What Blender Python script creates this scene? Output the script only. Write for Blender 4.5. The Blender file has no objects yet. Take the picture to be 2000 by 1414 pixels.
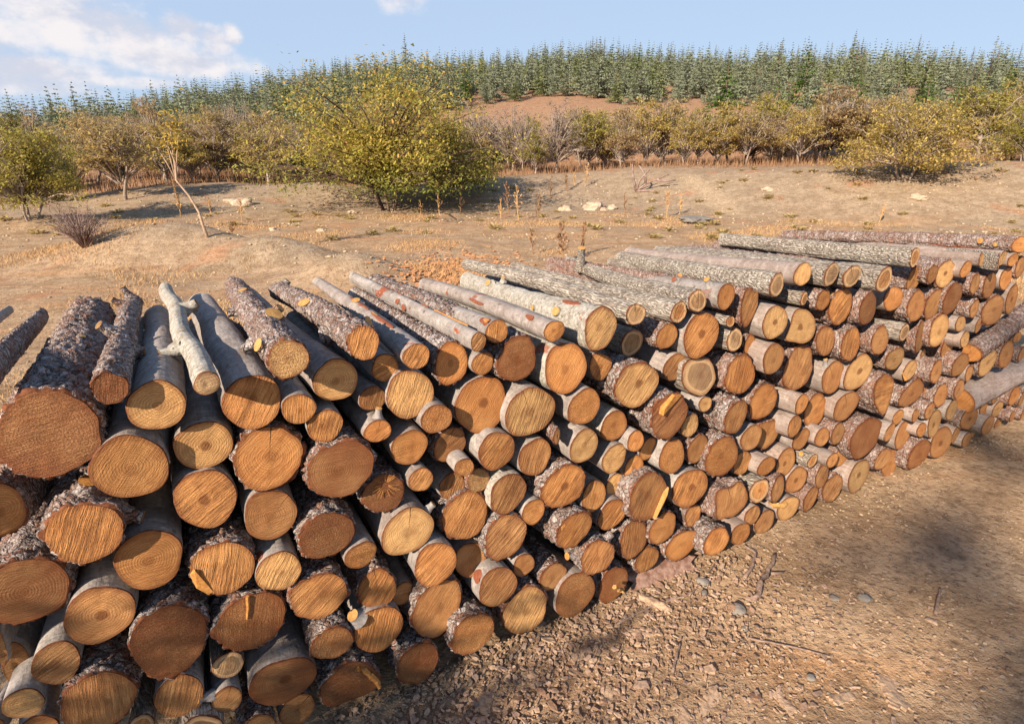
import bpy, bmesh, math, random
from mathutils import Vector, Matrix, noise

# ------------------------------------------------------------------ camera, sky, sun
SC = bpy.context.scene
COL = SC.collection
PITCH = 19.49
cam_d = bpy.data.cameras.new("camera")
cam_d.sensor_fit = 'HORIZONTAL'; cam_d.sensor_width = 36.0; cam_d.lens = 36.0*1150/2000
cam_d.clip_start = .05; cam_d.clip_end = 2000
cam = bpy.data.objects.new("camera", cam_d); COL.objects.link(cam)
cam.location = (0, 0, 1.9); cam.rotation_euler = (math.radians(90-PITCH), 0, 0)
SC.camera = cam

SUN = Vector((-.60, -.88, .56)).normalized()          # direction towards the sun
sun_d = bpy.data.lights.new("sun", 'SUN'); sun_d.energy = 5.0; sun_d.angle = math.radians(.55); sun_d.color = (1.0, .84, .66)
sun = bpy.data.objects.new("sun", sun_d); COL.objects.link(sun)
sun.rotation_euler = SUN.to_track_quat('Z', 'Y').to_euler()
SC.view_settings.view_transform = 'Standard'; SC.view_settings.look = 'None'
SC.view_settings.exposure = 0.90; SC.view_settings.gamma = 1.0
SC.cycles.max_bounces = 6; SC.cycles.diffuse_bounces = 3; SC.cycles.transparent_max_bounces = 8

class NT:
    """small helper round a node tree"""
    def __init__(s, tree): s.t = tree
    def n(s, typ, **kw):
        nd = s.t.nodes.new(typ)
        for k, v in kw.items(): setattr(nd, k, v)
        return nd
    def l(s, a, b): s.t.links.new(a, b)
    def setin(s, sock, v):
        if isinstance(v, bpy.types.NodeSocket): s.l(v, sock)
        else: sock.default_value = v
    def m(s, op, a, b=0.0, c=0.0, clamp=False):
        nd = s.n('ShaderNodeMath', operation=op, use_clamp=clamp)
        s.setin(nd.inputs[0], a); s.setin(nd.inputs[1], b); s.setin(nd.inputs[2], c)
        return nd.outputs[0]
    def vm(s, op, a, b=(0, 0, 0)):
        nd = s.n('ShaderNodeVectorMath', operation=op)
        s.setin(nd.inputs[0], a); s.setin(nd.inputs[1], b)
        return nd.outputs['Value'] if op in ('LENGTH', 'DOT_PRODUCT') else nd.outputs[0]
    def noise(s, vec, scale, detail=2.0, rough=.5, dist=0.0):
        nd = s.n('ShaderNodeTexNoise'); s.l(vec, nd.inputs['Vector'])
        nd.inputs['Scale'].default_value = scale; nd.inputs['Detail'].default_value = detail
        nd.inputs['Roughness'].default_value = rough; nd.inputs['Distortion'].default_value = dist
        return nd.outputs['Fac']
    def voro(s, vec, scale, feature='F1', out='Distance', rand=1.0):
        nd = s.n('ShaderNodeTexVoronoi', feature=feature); s.l(vec, nd.inputs['Vector'])
        nd.inputs['Scale'].default_value = scale; nd.inputs['Randomness'].default_value = rand
        return nd.outputs[out]
    def ss(s, x, a, b, lo=0.0, hi=1.0):
        nd = s.n('ShaderNodeMapRange', interpolation_type='SMOOTHSTEP')
        s.setin(nd.inputs['Value'], x); nd.inputs['From Min'].default_value = a; nd.inputs['From Max'].default_value = b
        nd.inputs['To Min'].default_value = lo; nd.inputs['To Max'].default_value = hi
        return nd.outputs['Result']
    def mix(s, f, a, b, blend='MIX'):
        nd = s.n('ShaderNodeMix', data_type='RGBA', blend_type=blend)
        s.setin(nd.inputs[0], f)
        for sock, v in ((nd.inputs[6], a), (nd.inputs[7], b)):
            if isinstance(v, bpy.types.NodeSocket): s.l(v, sock)
            else: sock.default_value = (*v, 1.0)
        return nd.outputs[2]
    def scale(s, vec, v):
        return s.vm('MULTIPLY', vec, v)
    def attr(s, name):
        nd = s.n('ShaderNodeAttribute', attribute_type='OBJECT', attribute_name=name)
        return nd.outputs['Fac']

world = bpy.data.worlds.new("World"); SC.world = world; world.use_nodes = True
W = NT(world.node_tree); W.t.nodes.clear()
sky = W.n('ShaderNodeTexSky', sky_type='NISHITA', sun_disc=False)
sky.sun_elevation = math.asin(SUN.z); sky.sun_rotation = math.atan2(SUN.x, SUN.y)
sky.air_density = 1.0; sky.dust_density = 1.2; sky.ozone_density = 1.6; sky.altitude = 900
bg = W.n('ShaderNodeBackground'); bg.inputs['Strength'].default_value = .075
wo = W.n('ShaderNodeOutputWorld'); W.l(bg.outputs[0], wo.inputs[0])
# clouds: banks at fixed compass bearing and elevation in the sky
tc = W.n('ShaderNodeTexCoord').outputs['Generated']
sp = W.n('ShaderNodeSeparateXYZ'); W.l(tc, sp.inputs[0])
azd = W.m('MULTIPLY', W.m('ARCTAN2', sp.outputs[0], sp.outputs[1]), 57.2958)
eld = W.m('MULTIPLY', W.m('ARCSINE', sp.outputs[2]), 57.2958)
BANKS = [(-41, 7.9, 8.5, 1.9), (-34, 8.4, 6.0, 2.0), (-29.5, 7.6, 5.0, 1.8), (-26.3, 8.6, 1.9, 1.5), (-24.2, 8.3, 1.6, 1.3), (-22.9, 8.8, .8, .9),
         (-27, 6.6, 6, 1.2), (-36, 5.5, 6.5, 1.2), (-31, 5.1, 4.5, .55), (-37, 4.4, 5, .7), (-39, 10.6, 9, 1.8), (-9.2, 12.6, 2.2, 1.7),
         (-60, 9, 9, 4), (50, 16, 10, 2), (75, 11, 12, 3), (140, 20, 25, 5), (-120, 17, 22, 4)]
mask = None
for a0, e0, ra, re in BANKS:
    da = W.m('DIVIDE', W.m('SUBTRACT', azd, a0), ra); de = W.m('DIVIDE', W.m('SUBTRACT', eld, e0), re)
    v = W.m('SUBTRACT', 1.0, W.m('ADD', W.m('MULTIPLY', da, da), W.m('MULTIPLY', de, de)))
    mask = v if mask is None else W.m('MAXIMUM', mask, v)
puff = W.noise(W.scale(tc, (1, 1, 1.5)), 24, 8, .62)
puff2 = W.noise(W.scale(tc, (1, 1, 2.2)), 9, 5, .55)
dens = W.m('ADD', W.m('MULTIPLY', mask, .8), W.m('MULTIPLY', W.m('SUBTRACT', puff, .5), 2.1))
cov = W.ss(dens, -.35, .85)
shade = W.ss(W.m('ADD', puff2, W.m('MULTIPLY', W.m('SUBTRACT', puff, .5), .5)), .38, .62)
cloud = W.mix(shade, (4.9, 5.0, 5.7), (6.9, 6.5, 6.5))
cov = W.m('MULTIPLY', cov, W.ss(eld, 2.5, 6.0, .55, .93))
skyc = W.mix(.85, sky.outputs[0], (3.75, 4.8, 6.4))
skyc = W.mix(W.ss(eld, 14, 50), skyc, (1.0, 1.75, 3.2))
W.l(W.mix(cov, skyc, cloud), bg.inputs['Color'])

# ------------------------------------------------------------------ helpers
def tag(o, label=None, cat=None, group=None, kind=None):
    if label: o['label'] = label
    if cat: o['category'] = cat
    if group: o['group'] = group
    if kind: o['kind'] = kind
    return o
def mesh_obj(name, verts, faces, mat, parent=None, smooth=True):
    me = bpy.data.meshes.new(name); me.from_pydata(verts, [], faces); me.update()
    if smooth: me.polygons.foreach_set('use_smooth', [True]*len(me.polygons))
    if mat: me.materials.append(mat)
    o = bpy.data.objects.new(name, me); COL.objects.link(o)
    if parent: o.parent = parent
    return o
def empty(name, loc=(0, 0, 0)):
    o = bpy.data.objects.new(name, None); COL.objects.link(o); o.location = loc; o.empty_display_size = .1
    return o
def copy_tree(o, parent=None):
    c = o.copy(); COL.objects.link(c)
    if parent: c.parent = parent
    for ch in list(o.children): copy_tree(ch, c)
    return c
def new_mat(name, rough=.85, spec=.2):
    m = bpy.data.materials.new(name); m.use_nodes = True
    N = NT(m.node_tree); N.t.nodes.clear()
    b = N.n('ShaderNodeBsdfPrincipled'); b.inputs['Roughness'].default_value = rough; b.inputs['Specular IOR Level'].default_value = spec
    o = N.n('ShaderNodeOutputMaterial'); N.l(b.outputs[0], o.inputs[0])
    return m, N, b, o
def bump(N, b, h, strength, dist):
    nd = N.n('ShaderNodeBump'); nd.inputs['Strength'].default_value = strength; nd.inputs['Distance'].default_value = dist
    N.l(h, nd.inputs['Height']); N.l(nd.outputs[0], b.inputs['Normal'])
def obj_vec(N, world_space=False):
    if world_space: return N.n('ShaderNodeNewGeometry').outputs['Position']
    co = N.n('ShaderNodeTexCoord').outputs['Object']
    r = N.n('ShaderNodeObjectInfo').outputs['Random']
    cx = N.n('ShaderNodeCombineXYZ')
    for i, k in enumerate((31.7, 17.3, 23.9)): N.l(N.m('MULTIPLY', r, k), cx.inputs[i])
    return N.vm('ADD', co, cx.outputs[0])
class MB:
    """collects tubes and blades for one mesh"""
    def __init__(s): s.v = []; s.f = []
    def tube(s, pts, rad, seg=6, cap=True):
        base = len(s.v); k = len(pts)
        for i, (p, r) in enumerate(zip(pts, rad)):
            d = (pts[min(i+1, k-1)]-pts[max(i-1, 0)])
            if d.length < 1e-9: d = Vector((0, 0, 1))
            d.normalize(); a = d.orthogonal().normalized(); b = d.cross(a)
            for j in range(seg):
                t = 2*math.pi*j/seg; s.v.append(p+a*(r*math.cos(t))+b*(r*math.sin(t)))
        for i in range(k-1):
            for j in range(seg):
                s.f.append((base+i*seg+j, base+i*seg+(j+1) % seg, base+(i+1)*seg+(j+1) % seg, base+(i+1)*seg+j))
        if cap:
            s.f.append(tuple(base+(k-1)*seg+j for j in range(seg))); s.f.append(tuple(base+j for j in reversed(range(seg))))
    def quad(s, c, a, b):
        i = len(s.v); s.v += [c-a-b, c+a-b, c+a+b, c-a+b]; s.f.append((i, i+1, i+2, i+3))
    def tri(s, a, b, c):
        i = len(s.v); s.v += [a, b, c]; s.f.append((i, i+1, i+2))
    def rock(s, c, r, rnd, flat=.6, sub=1):
        bm = bmesh.new(); bmesh.ops.create_icosphere(bm, subdivisions=sub, radius=1.0)
        ang = rnd.uniform(0, 6.28); ca, sa = math.cos(ang), math.sin(ang); sx = rnd.uniform(.7, 1.3)
        sd = Vector((rnd.uniform(0, 99), rnd.uniform(0, 99), 0)); i = len(s.v)
        for v in bm.verts:
            k = 1+.55*noise.noise(v.co*1.3+sd)
            x, y, z = v.co.x*k*sx, v.co.y*k/sx, v.co.z*k*flat
            s.v.append(Vector((c[0]+r*(x*ca-y*sa), c[1]+r*(x*sa+y*ca), c[2]+r*z)))
        for f in bm.faces: s.f.append(tuple(i+v.index for v in f.verts))
        bm.free()
    def build(s, name, mat, parent=None, smooth=True): return mesh_obj(name, [tuple(v) for v in s.v], s.f, mat, parent, smooth)

# ------------------------------------------------------------------ materials
def wood_mat():
    m, N, b, o = new_mat("cut_wood", .75, .25)
    co = N.n('ShaderNodeTexCoord').outputs['Object']; P = obj_vec(N)
    tone = N.n('ShaderNodeObjectInfo').outputs['Color']
    ang = N.attr('saw_angle')
    vr = N.n('ShaderNodeVectorRotate', rotation_type='Z_AXIS'); N.l(P, vr.inputs['Vector']); N.l(ang, vr.inputs['Angle'])
    wob = N.noise(P, 18, 2); wobv = N.n('ShaderNodeCombineXYZ'); N.l(N.m('MULTIPLY', wob, .012), wobv.inputs[1])
    R = N.vm('ADD', vr.outputs[0], wobv.outputs[0])
    st1 = N.noise(N.scale(R, (9, 170, 0)), 1, 4, .62); st2 = N.noise(N.scale(R, (3, 62, 0)), 1, 2, .5)
    st3 = N.noise(N.scale(R, (30, 420, 0)), 1, 2, .6)
    streak = N.ss(N.m('ADD', N.m('MULTIPLY', st1, .65), N.m('MULTIPLY', st2, .35)), .40, .60)
    fine = N.ss(N.m('ADD', N.m('MULTIPLY', st3, .5), N.m('MULTIPLY', st1, .5)), .36, .64)
    saw = N.attr('saw')
    rad = N.vm('LENGTH', N.scale(co, (1, 1, 0)))
    warp = N.m('MULTIPLY', N.m('SUBTRACT', N.noise(P, 16, 3), .5), .022)
    rr = N.m('ADD', rad, warp)
    ringv = N.m('MULTIPLY', N.m('SINE', N.m('MULTIPLY', rr, 950.0)), .32)
    rn = N.n('ShaderNodeCombineXYZ'); N.l(rr, rn.inputs[0])
    ringn = N.noise(N.scale(rn.outputs[0], (260, 0, 0)), 1, 3, .6)
    ring = N.m('ADD', N.m('MULTIPLY', ringv, .5), ringn)            # about .2 to .8
    ring = N.ss(ring, .25, .75)
    grain = N.noise(P, 330, 3, .7); blotch = N.noise(P, 21, 3, .6); big = N.noise(P, 8, 2)
    gr = N.attr('grain')
    col = N.mix(N.ss(big, .3, .7), N.mix(.22, tone, (.20, .065, .015)), N.mix(.22, tone, (.78, .50, .20)))
    dark = N.mix(.72, tone, (.055, .018, .006), 'MIX')
    saw = N.m('MULTIPLY', saw, N.ss(N.noise(P, 13, 2), .36, .60, .35, 1.0))
    k = N.m('MULTIPLY', N.m('SUBTRACT', 1.0, streak), N.m('ADD', .18, N.m('MULTIPLY', saw, .80)))
    col = N.mix(k, col, dark)
    lite = N.m('MULTIPLY', N.ss(st1, .58, .72), N.m('MULTIPLY', saw, .40))
    col = N.mix(lite, col, (.82, .52, .21))
    col = N.mix(N.m('MULTIPLY', N.m('SUBTRACT', 1.0, ring), N.m('ADD', .10, N.m('MULTIPLY', N.attr('ring'), .42))), col, dark)
    col = N.mix(N.m('MULTIPLY', N.ss(grain, .62, .40), N.m('ADD', .14, N.m('MULTIPLY', gr, .6))), col, (.05, .014, .006))
    col = N.mix(N.m('MULTIPLY', N.ss(grain, .60, .74), N.m('MULTIPLY', gr, .5)), col, (.66, .40, .18))
    col = N.mix(N.m('MULTIPLY', N.ss(blotch, .50, .70), .55), col, N.mix(.7, tone, (.16, .055, .015)))
    # normalised distance from the heart, carried by the disc uv
    uv = N.n('ShaderNodeUVMap', uv_map='disc').outputs[0]
    ud = N.vm('LENGTH', N.vm('SUBTRACT', uv, (.5, .5, 0)))             # .5 at the rim
    edge = N.m('ADD', ud, N.m('MULTIPLY', N.m('SUBTRACT', N.noise(P, 60, 3), .5), .035))
    pale = N.m('MULTIPLY', N.ss(edge, .355, .39), N.attr('pale_ring'))
    col = N.mix(pale, col, (.58, .38, .20))
    col = N.mix(N.m('MULTIPLY', N.ss(edge, .40, .49), .5), col, (.16, .045, .014))
    hd = N.m('ADD', ud, N.m('MULTIPLY', N.m('SUBTRACT', N.noise(P, 45, 3), .5), .07))
    col = N.mix(N.m('MULTIPLY', N.ss(hd, .13, .06), N.m('ADD', .12, N.m('MULTIPLY', N.attr('heart'), .62))), col, (.14, .040, .010))
    # drying cracks: thin dark wedges running out from the heart
    vr2 = N.n('ShaderNodeVectorRotate', rotation_type='Z_AXIS'); N.l(co, vr2.inputs['Vector']); N.l(N.m('ADD', ang, .9), vr2.inputs['Angle'])
    s2 = N.n('ShaderNodeSeparateXYZ'); N.l(vr2.outputs[0], s2.inputs[0])
    ax_ = N.m('ABSOLUTE', N.m('ADD', s2.outputs[0], N.m('MULTIPLY', N.m('SUBTRACT', N.noise(P, 40, 2), .5), .006)))
    ck = N.m('MULTIPLY', N.ss(N.m('ADD', ax_, N.m('MULTIPLY', ud, -.003)), .0006, -.0006), N.m('MULTIPLY', N.ss(s2.outputs[1], -.012, .002), N.attr('crack')))
    s3 = N.n('ShaderNodeVectorRotate', rotation_type='Z_AXIS'); N.l(co, s3.inputs['Vector']); N.l(N.m('ADD', ang, 3.3), s3.inputs['Angle'])
    s4 = N.n('ShaderNodeSeparateXYZ'); N.l(s3.outputs[0], s4.inputs[0])
    ck2 = N.m('MULTIPLY', N.ss(N.m('ABSOLUTE', N.m('ADD', s4.outputs[0], N.m('MULTIPLY', N.m('SUBTRACT', N.noise(P, 33, 2), .5), .014))), .0018, .0007), N.m('MULTIPLY', N.ss(s4.outputs[1], .0, .006), N.m('MULTIPLY', N.m('MULTIPLY', N.attr('crack'), .0), N.ss(ud, .42, .25))))
    ckk = N.m('MAXIMUM', ck, ck2)
    col = N.mix(N.m('MULTIPLY', ckk, .9), col, (.03, .010, .004))
    N.l(col, b.inputs['Base Color'])
    h = N.m('ADD', N.m('MULTIPLY', fine, N.m('ADD', .25, N.m('MULTIPLY', saw, .9))), N.m('MULTIPLY', grain, N.m('ADD', .25, N.m('MULTIPLY', gr, 1.3))))
    h = N.m('ADD', h, N.m('MULTIPLY', streak, N.m('MULTIPLY', saw, .8)))
    h = N.m('SUBTRACT', N.m('ADD', h, N.m('MULTIPLY', ring, .15)), N.m('MULTIPLY', ckk, 2.0))
    bump(N, b, h, .75, .0034)
    N.l(N.m('SUBTRACT', .78, N.m('MULTIPLY', gr, .28)), b.inputs['Roughness'])
    return m

def bark_scaly():
    m, N, b, o = new_mat("scaly_bark", .9, .15)
    P = obj_vec(N); tone = N.n('ShaderNodeObjectInfo').outputs['Color']
    nz = N.n('ShaderNodeTexNoise'); N.l(P, nz.inputs['Vector']); nz.inputs['Scale'].default_value = 22; nz.inputs['Detail'].default_value = 3
    dv = N.vm('MULTIPLY', N.vm('SUBTRACT', nz.outputs['Color'], (.5, .5, .5)), (.055, .055, .035))
    Q = N.scale(N.vm('ADD', P, dv), (1, 1, 1.45))
    e1 = N.voro(Q, 40, 'DISTANCE_TO_EDGE'); e2 = N.voro(Q, 105, 'DISTANCE_TO_EDGE')
    cell = N.n('ShaderNodeTexVoronoi'); N.l(Q, cell.inputs['Vector']); cell.inputs['Scale'].default_value = 40
    sc = N.n('ShaderNodeSeparateColor'); N.l(cell.outputs['Color'], sc.inputs[0])
    big = N.noise(P, 9, 3); fn = N.noise(P, 130, 4, .65)
    col = N.mix(N.ss(big, .35, .65), (.36, .315, .30), (.52, .47, .455))
    col = N.mix(N.ss(sc.outputs[0], .35, .85), col, (.29, .225, .20))
    col = N.mix(N.m('MULTIPLY', N.ss(sc.outputs[1], .72, .84), .8), col, (.26, .11, .065))
    col = N.mix(N.m('MULTIPLY', N.ss(fn, .5, .75), .7), col, (.70, .65, .63))
    col = N.mix(N.m('MULTIPLY', N.ss(fn, .5, .3), .45), col, (.14, .10, .085))
    crack = N.m('MULTIPLY', N.ss(e1, .10, .015), N.ss(N.noise(P, 30, 2), .35, .6, .35, 1.0))
    crack2 = N.m('MULTIPLY', N.ss(e2, .09, .01), .5)
    col = N.mix(N.m('MAXIMUM', crack, crack2), col, (.05, .032, .026))
    col = N.mix(N.attr('warm'), col, N.mix(.5, col, (.36, .20, .15)))
    N.l(col, b.inputs['Base Color'])
    h = N.m('ADD', N.m('MULTIPLY', N.ss(e1, 0, .22), .8), N.m('ADD', N.m('MULTIPLY', fn, .45), N.m('MULTIPLY', N.ss(e2, 0, .2), .3)))
    h = N.m('ADD', h, N.m('MULTIPLY', sc.outputs[2], .4))
    bump(N, b, h, .9, .007)
    return m

def bark_smooth():
    m, N, b, o = new_mat("smooth_bark", .82, .2)
    P = obj_vec(N)
    big = N.noise(P, 7, 3); fn = N.noise(P, 90, 4, .6); band = N.noise(N.scale(P, (4, 4, 42)), 1, 3, .6, .6)
    band2 = N.noise(N.scale(P, (14, 14, 150)), 1, 3, .6)
    col = N.mix(N.ss(big, .3, .7), (.24, .22, .21), (.37, .345, .33))
    col = N.mix(N.m('MULTIPLY', N.ss(band, .52, .64), .5), col, (.46, .43, .415))
    col = N.mix(N.m('MULTIPLY', N.ss(band2, .60, .70), .45), col, (.095, .075, .066))
    col = N.mix(N.m('MULTIPLY', N.ss(fn, .55, .35), .35), col, (.12, .10, .09))
    knot = N.voro(N.scale(P, (1, 1, .7)), 14, 'F1')
    col = N.mix(N.m('MULTIPLY', N.ss(knot, .13, .06), .75), col, (.07, .05, .04))
    scar = N.m('MULTIPLY', N.ss(N.noise(N.scale(P, (9, 9, 5.5)), 1, 3, .6), .63, .67), N.attr('scars'))
    col = N.mix(scar, col, (.27, .065, .026))
    rdg = N.noise(N.scale(P, (75, 75, 13)), 1, 4, .65); bl = N.noise(P, 33, 5, .7)
    col = N.mix(N.m('MULTIPLY', N.ss(rdg, .52, .36), N.m('ADD', .25, N.m('MULTIPLY', N.attr('warm'), .45))), col, (.11, .08, .065))
    col = N.mix(N.m('MULTIPLY', N.ss(bl, .54, .68), .55), col, (.55, .51, .48))
    col = N.mix(N.m('MULTIPLY', N.ss(bl, .46, .32), .45), col, (.13, .11, .095))
    col = N.mix(N.attr('warm'), col, N.mix(.55, col, (.30, .19, .14)))
    N.l(col, b.inputs['Base Color'])
    h = N.m('ADD', N.m('ADD', N.m('MULTIPLY', band, .6), N.m('MULTIPLY', fn, .5)), N.m('MULTIPLY', rdg, .5))
    h = N.m('SUBTRACT', h, N.m('MULTIPLY', scar, .5))
    h = N.m('SUBTRACT', h, N.m('MULTIPLY', N.ss(knot, .16, .04), .5))
    bump(N, b, h, .8, .005)
    return m

def bark_furrowed():
    m, N, b, o = new_mat("furrowed_bark", .92, .12)
    P = obj_vec(N)
    nz = N.n('ShaderNodeTexNoise'); N.l(P, nz.inputs['Vector']); nz.inputs['Scale'].default_value = 14; nz.inputs['Detail'].default_value = 3
    dv = N.vm('MULTIPLY', N.vm('SUBTRACT', nz.outputs['Color'], (.5, .5, .5)), (.025, .025, .0))
    Q = N.scale(N.vm('ADD', P, dv), (1, 1, .13))
    e1 = N.voro(Q, 95, 'DISTANCE_TO_EDGE'); rid = N.noise(N.scale(P, (120, 120, 14)), 1, 3, .6)
    li = N.noise(P, 55, 5, .7); big = N.noise(P, 8, 2)
    col = N.mix(N.ss(big, .3, .7), (.31, .265, .225), (.45, .40, .345))
    col = N.mix(N.m('MULTIPLY', N.ss(rid, .55, .35), .7), col, (.15, .115, .09))
    col = N.mix(N.m('MULTIPLY', N.ss(li, .50, .66), N.m('ADD', .25, N.m('MULTIPLY', N.attr('lichen'), .6))), col, (.58, .55, .48))
    col = N.mix(N.m('MULTIPLY', N.ss(e1, .09, .01), N.ss(li, .62, .42, .1, .62)), col, (.09, .065, .05))
    N.l(col, b.inputs['Base Color'])
    bump(N, b, N.m('ADD', N.m('MULTIPLY', N.ss(e1, 0, .25), .9), N.m('ADD', N.m('MULTIPLY', rid, .4), N.m('MULTIPLY', li, .4))), .95, .007)
    return m

def bark_lichen():
    m, N, b, o = new_mat("lichen_bark", .92, .12)
    P = obj_vec(N)
    li = N.noise(P, 60, 5, .72); l2 = N.noise(P, 14, 4, .6); sp_ = N.voro(N.scale(P, (1, 1, .8)), 60, 'F1')
    col = N.mix(N.ss(l2, .35, .65), (.26, .225, .185), (.36, .335, .30))
    col = N.mix(N.m('MULTIPLY', N.ss(li, .46, .60), .8), col, (.48, .47, .42))
    col = N.mix(N.m('MULTIPLY', N.ss(sp_, .26, .12), .7), col, (.085, .07, .06))
    col = N.mix(N.m('MULTIPLY', N.ss(N.noise(N.scale(P, (9, 9, 6)), 1, 3), .66, .70), .8), col, (.29, .085, .035))
    N.l(col, b.inputs['Base Color'])
    bump(N, b, N.m('ADD', li, N.m('MULTIPLY', N.ss(sp_, .05, .3), .4)), .8, .006)
    return m

def plain_mat(name, c1, c2, scale, rough=.85, bmp=0.0, world_space=False, island=0.0, detail=3):
    m, N, b, o = new_mat(name, rough, .15)
    P = obj_vec(N, world_space)
    f = N.ss(N.noise(P, scale, detail, .6), .32, .68)
    if island:
        r = N.n('ShaderNodeNewGeometry').outputs['Random Per Island']
        f = N.m('ADD', N.m('MULTIPLY', f, 1-island), N.m('MULTIPLY', r, island))
    N.l(N.mix(f, c1, c2), b.inputs['Base Color'])
    if bmp: bump(N, b, N.noise(P, scale*2.2, 4, .65), .8, bmp)
    return m

def leaf_mat(name, cols, low=None, trans=.45):
    """leaf colour by leaf; cols = colours from common to rare; low = colour the lowest leaves tend to"""
    m = bpy.data.materials.new(name); m.use_nodes = True; N = NT(m.node_tree); N.t.nodes.clear()
    g = N.n('ShaderNodeNewGeometry'); r = g.outputs['Random Per Island']
    rp = N.n('ShaderNodeValToRGB'); N.l(r, rp.inputs[0]); el = rp.color_ramp.elements
    el[0].color = (*cols[0], 1); el[0].position = 0; el[1].color = (*cols[-1], 1); el[1].position = 1
    for i, c in enumerate(cols[1:-1], 1):
        e = el.new(i/(len(cols)-1)); e.color = (*c, 1)
    col = rp.outputs[0]
    tcn = N.n('ShaderNodeTexCoord').outputs['Object']
    clump = N.noise(tcn, 2.2, 2)
    col = N.mix(N.m('MULTIPLY', N.ss(clump, .52, .66), .55), col, cols[0])
    if low:
        s = N.n('ShaderNodeSeparateXYZ'); N.l(tcn, s.inputs[0])
        f = N.m('MULTIPLY', N.ss(N.m('ADD', s.outputs[2], N.m('MULTIPLY', N.m('SUBTRACT', clump, .5), 2.0)), low[2], low[1]), N.m('ADD', .3, N.m('MULTIPLY', r, .7)))
        col = N.mix(f, col, low[0])
    d = N.n('ShaderNodeBsdfDiffuse'); t = N.n('ShaderNodeBsdfTranslucent'); mx = N.n('ShaderNodeMixShader'); mx.inputs[0].default_value = trans
    N.l(col, d.inputs[0]); N.l(col, t.inputs[0]); N.l(d.outputs[0], mx.inputs[1]); N.l(t.outputs[0], mx.inputs[2])
    o = N.n('ShaderNodeOutputMaterial'); N.l(mx.outputs[0], o.inputs[0])
    return m

M_WOOD = wood_mat(); BARK = dict(W=bark_scaly(), S=bark_smooth(), F=bark_furrowed(), L=bark_lichen())
M_STUB = plain_mat("fresh_knot_wood", (.40, .205, .065), (.50, .30, .11), 90, .7, .002)
M_STUBO = plain_mat("orange_knot_wood", (.40, .17, .045), (.55, .27, .08), 90, .7, .002)
M_STUBB = plain_mat("old_knot_wood", (.20, .11, .05), (.30, .18, .09), 90, .8, .002)
M_STUBR = plain_mat("red_inner_bark", (.19, .060, .032), (.27, .095, .05), 70, .8, .002)
M_CAMB = plain_mat("red_cambium", (.085, .030, .016), (.20, .075, .036), 80, .85, .002)

# ------------------------------------------------------------------ ground: one sheet out to the horizon, with the bank and the hill
def _interp(x, xs, ys):
    if x <= xs[0]: return ys[0]
    for i in range(1, len(xs)):
        if x <= xs[i]:
            t = (x-xs[i-1])/(xs[i]-xs[i-1]); return ys[i-1]+t*(ys[i]-ys[i-1])
    return ys[-1]
def sst(a, b, x):
    t = min(1.0, max(0.0, (x-a)/(b-a))); return t*t*(3-2*t)
CREST_A = [-42.9, -40.14, -35.56, -30.3, -24.64, -20.2, -14.08, -7.13, 0.0, 9.42, 15.29, 22.45, 30.02, 36.55, 39.47, 42.17]
CREST_Z = [0.2, 0.23, 0.3, 0.69, 0.7, 0.46, 0.41, 0.64, 0.89, 0.96, 1.13, 1.32, 1.43, 1.6, 1.64, 1.65]
RIDGE_A = [-42.75, -38.75, -35.78, -30.86, -27.95, -24.22, -21.88, -19.09, -15.31, -11.03, -4.45, 0.0, 4.44, 8.81, 15.21, 21.22, 28.54, 33.45, 37.56, 41.78]
RIDGE_Z = [2.53, 3.23, 4.09, 5.79, 7.76, 9.17, 9.99, 10.61, 12.49, 13.8, 14.63, 14.68, 15.69, 15.7, 14.64, 14.22, 13.13, 12.23, 11.64, 10.82]
MOUNDS = [(-6.98, 11.32, 1.6, 1.1, 0.58), (-5.84, 11.62, 1.2, 0.8, 0.2), (-4.18, 10.93, 0.95, 0.65, 0.42), (-2.6, 9.57, 0.75, 0.6, 0.4), (-12.81, 16.89, 2.0, 1.0, 0.25), (-7.66, 23.91, 3.0, 1.5, 0.4), (5.93, 28.25, 3.5, 1.5, 0.3)]
def hgt(x, y):
    r = math.hypot(x, y); a = math.degrees(math.atan2(x, y))
    f = 1-sst(58, 80, abs(a))
    zc = _interp(a, CREST_A, CREST_Z)*f
    zr = _interp(a, RIDGE_A, RIDGE_Z)*f
    rf = 20.5+1.2*math.sin(a*.11+1); rc = 27+.8*math.sin(a*.17)
    z = zc*sst(rf, rc, r)
    if r > rc: z += .015*(min(r, 44)-rc)*f
    if r > 42:
        t = min(1.0, (r-42)/76.0)
        z += (zr-z)*(t*(1.34-.34*t))
    if r > 118: z -= .03*(r-118)
    for mx, my, sx, sy, h in MOUNDS:
        dx = (x-mx)/sx; dy = (y-my)/sy; q = dx*dx+dy*dy
        if q < 9: z += h*math.exp(-q)
    if r > 5:
        k = sst(5, 14, r)
        z += k*.025*math.sin(x*1.1+.7*y)*math.cos(y*.9-.4*x)+k*.012*math.sin(2.3*x+1)*math.sin(1.9*y)
    if r > 45: z += .5*math.sin(x*.13)*math.cos(y*.11+1)*min(1, (r-45)/20)
    return z


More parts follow.
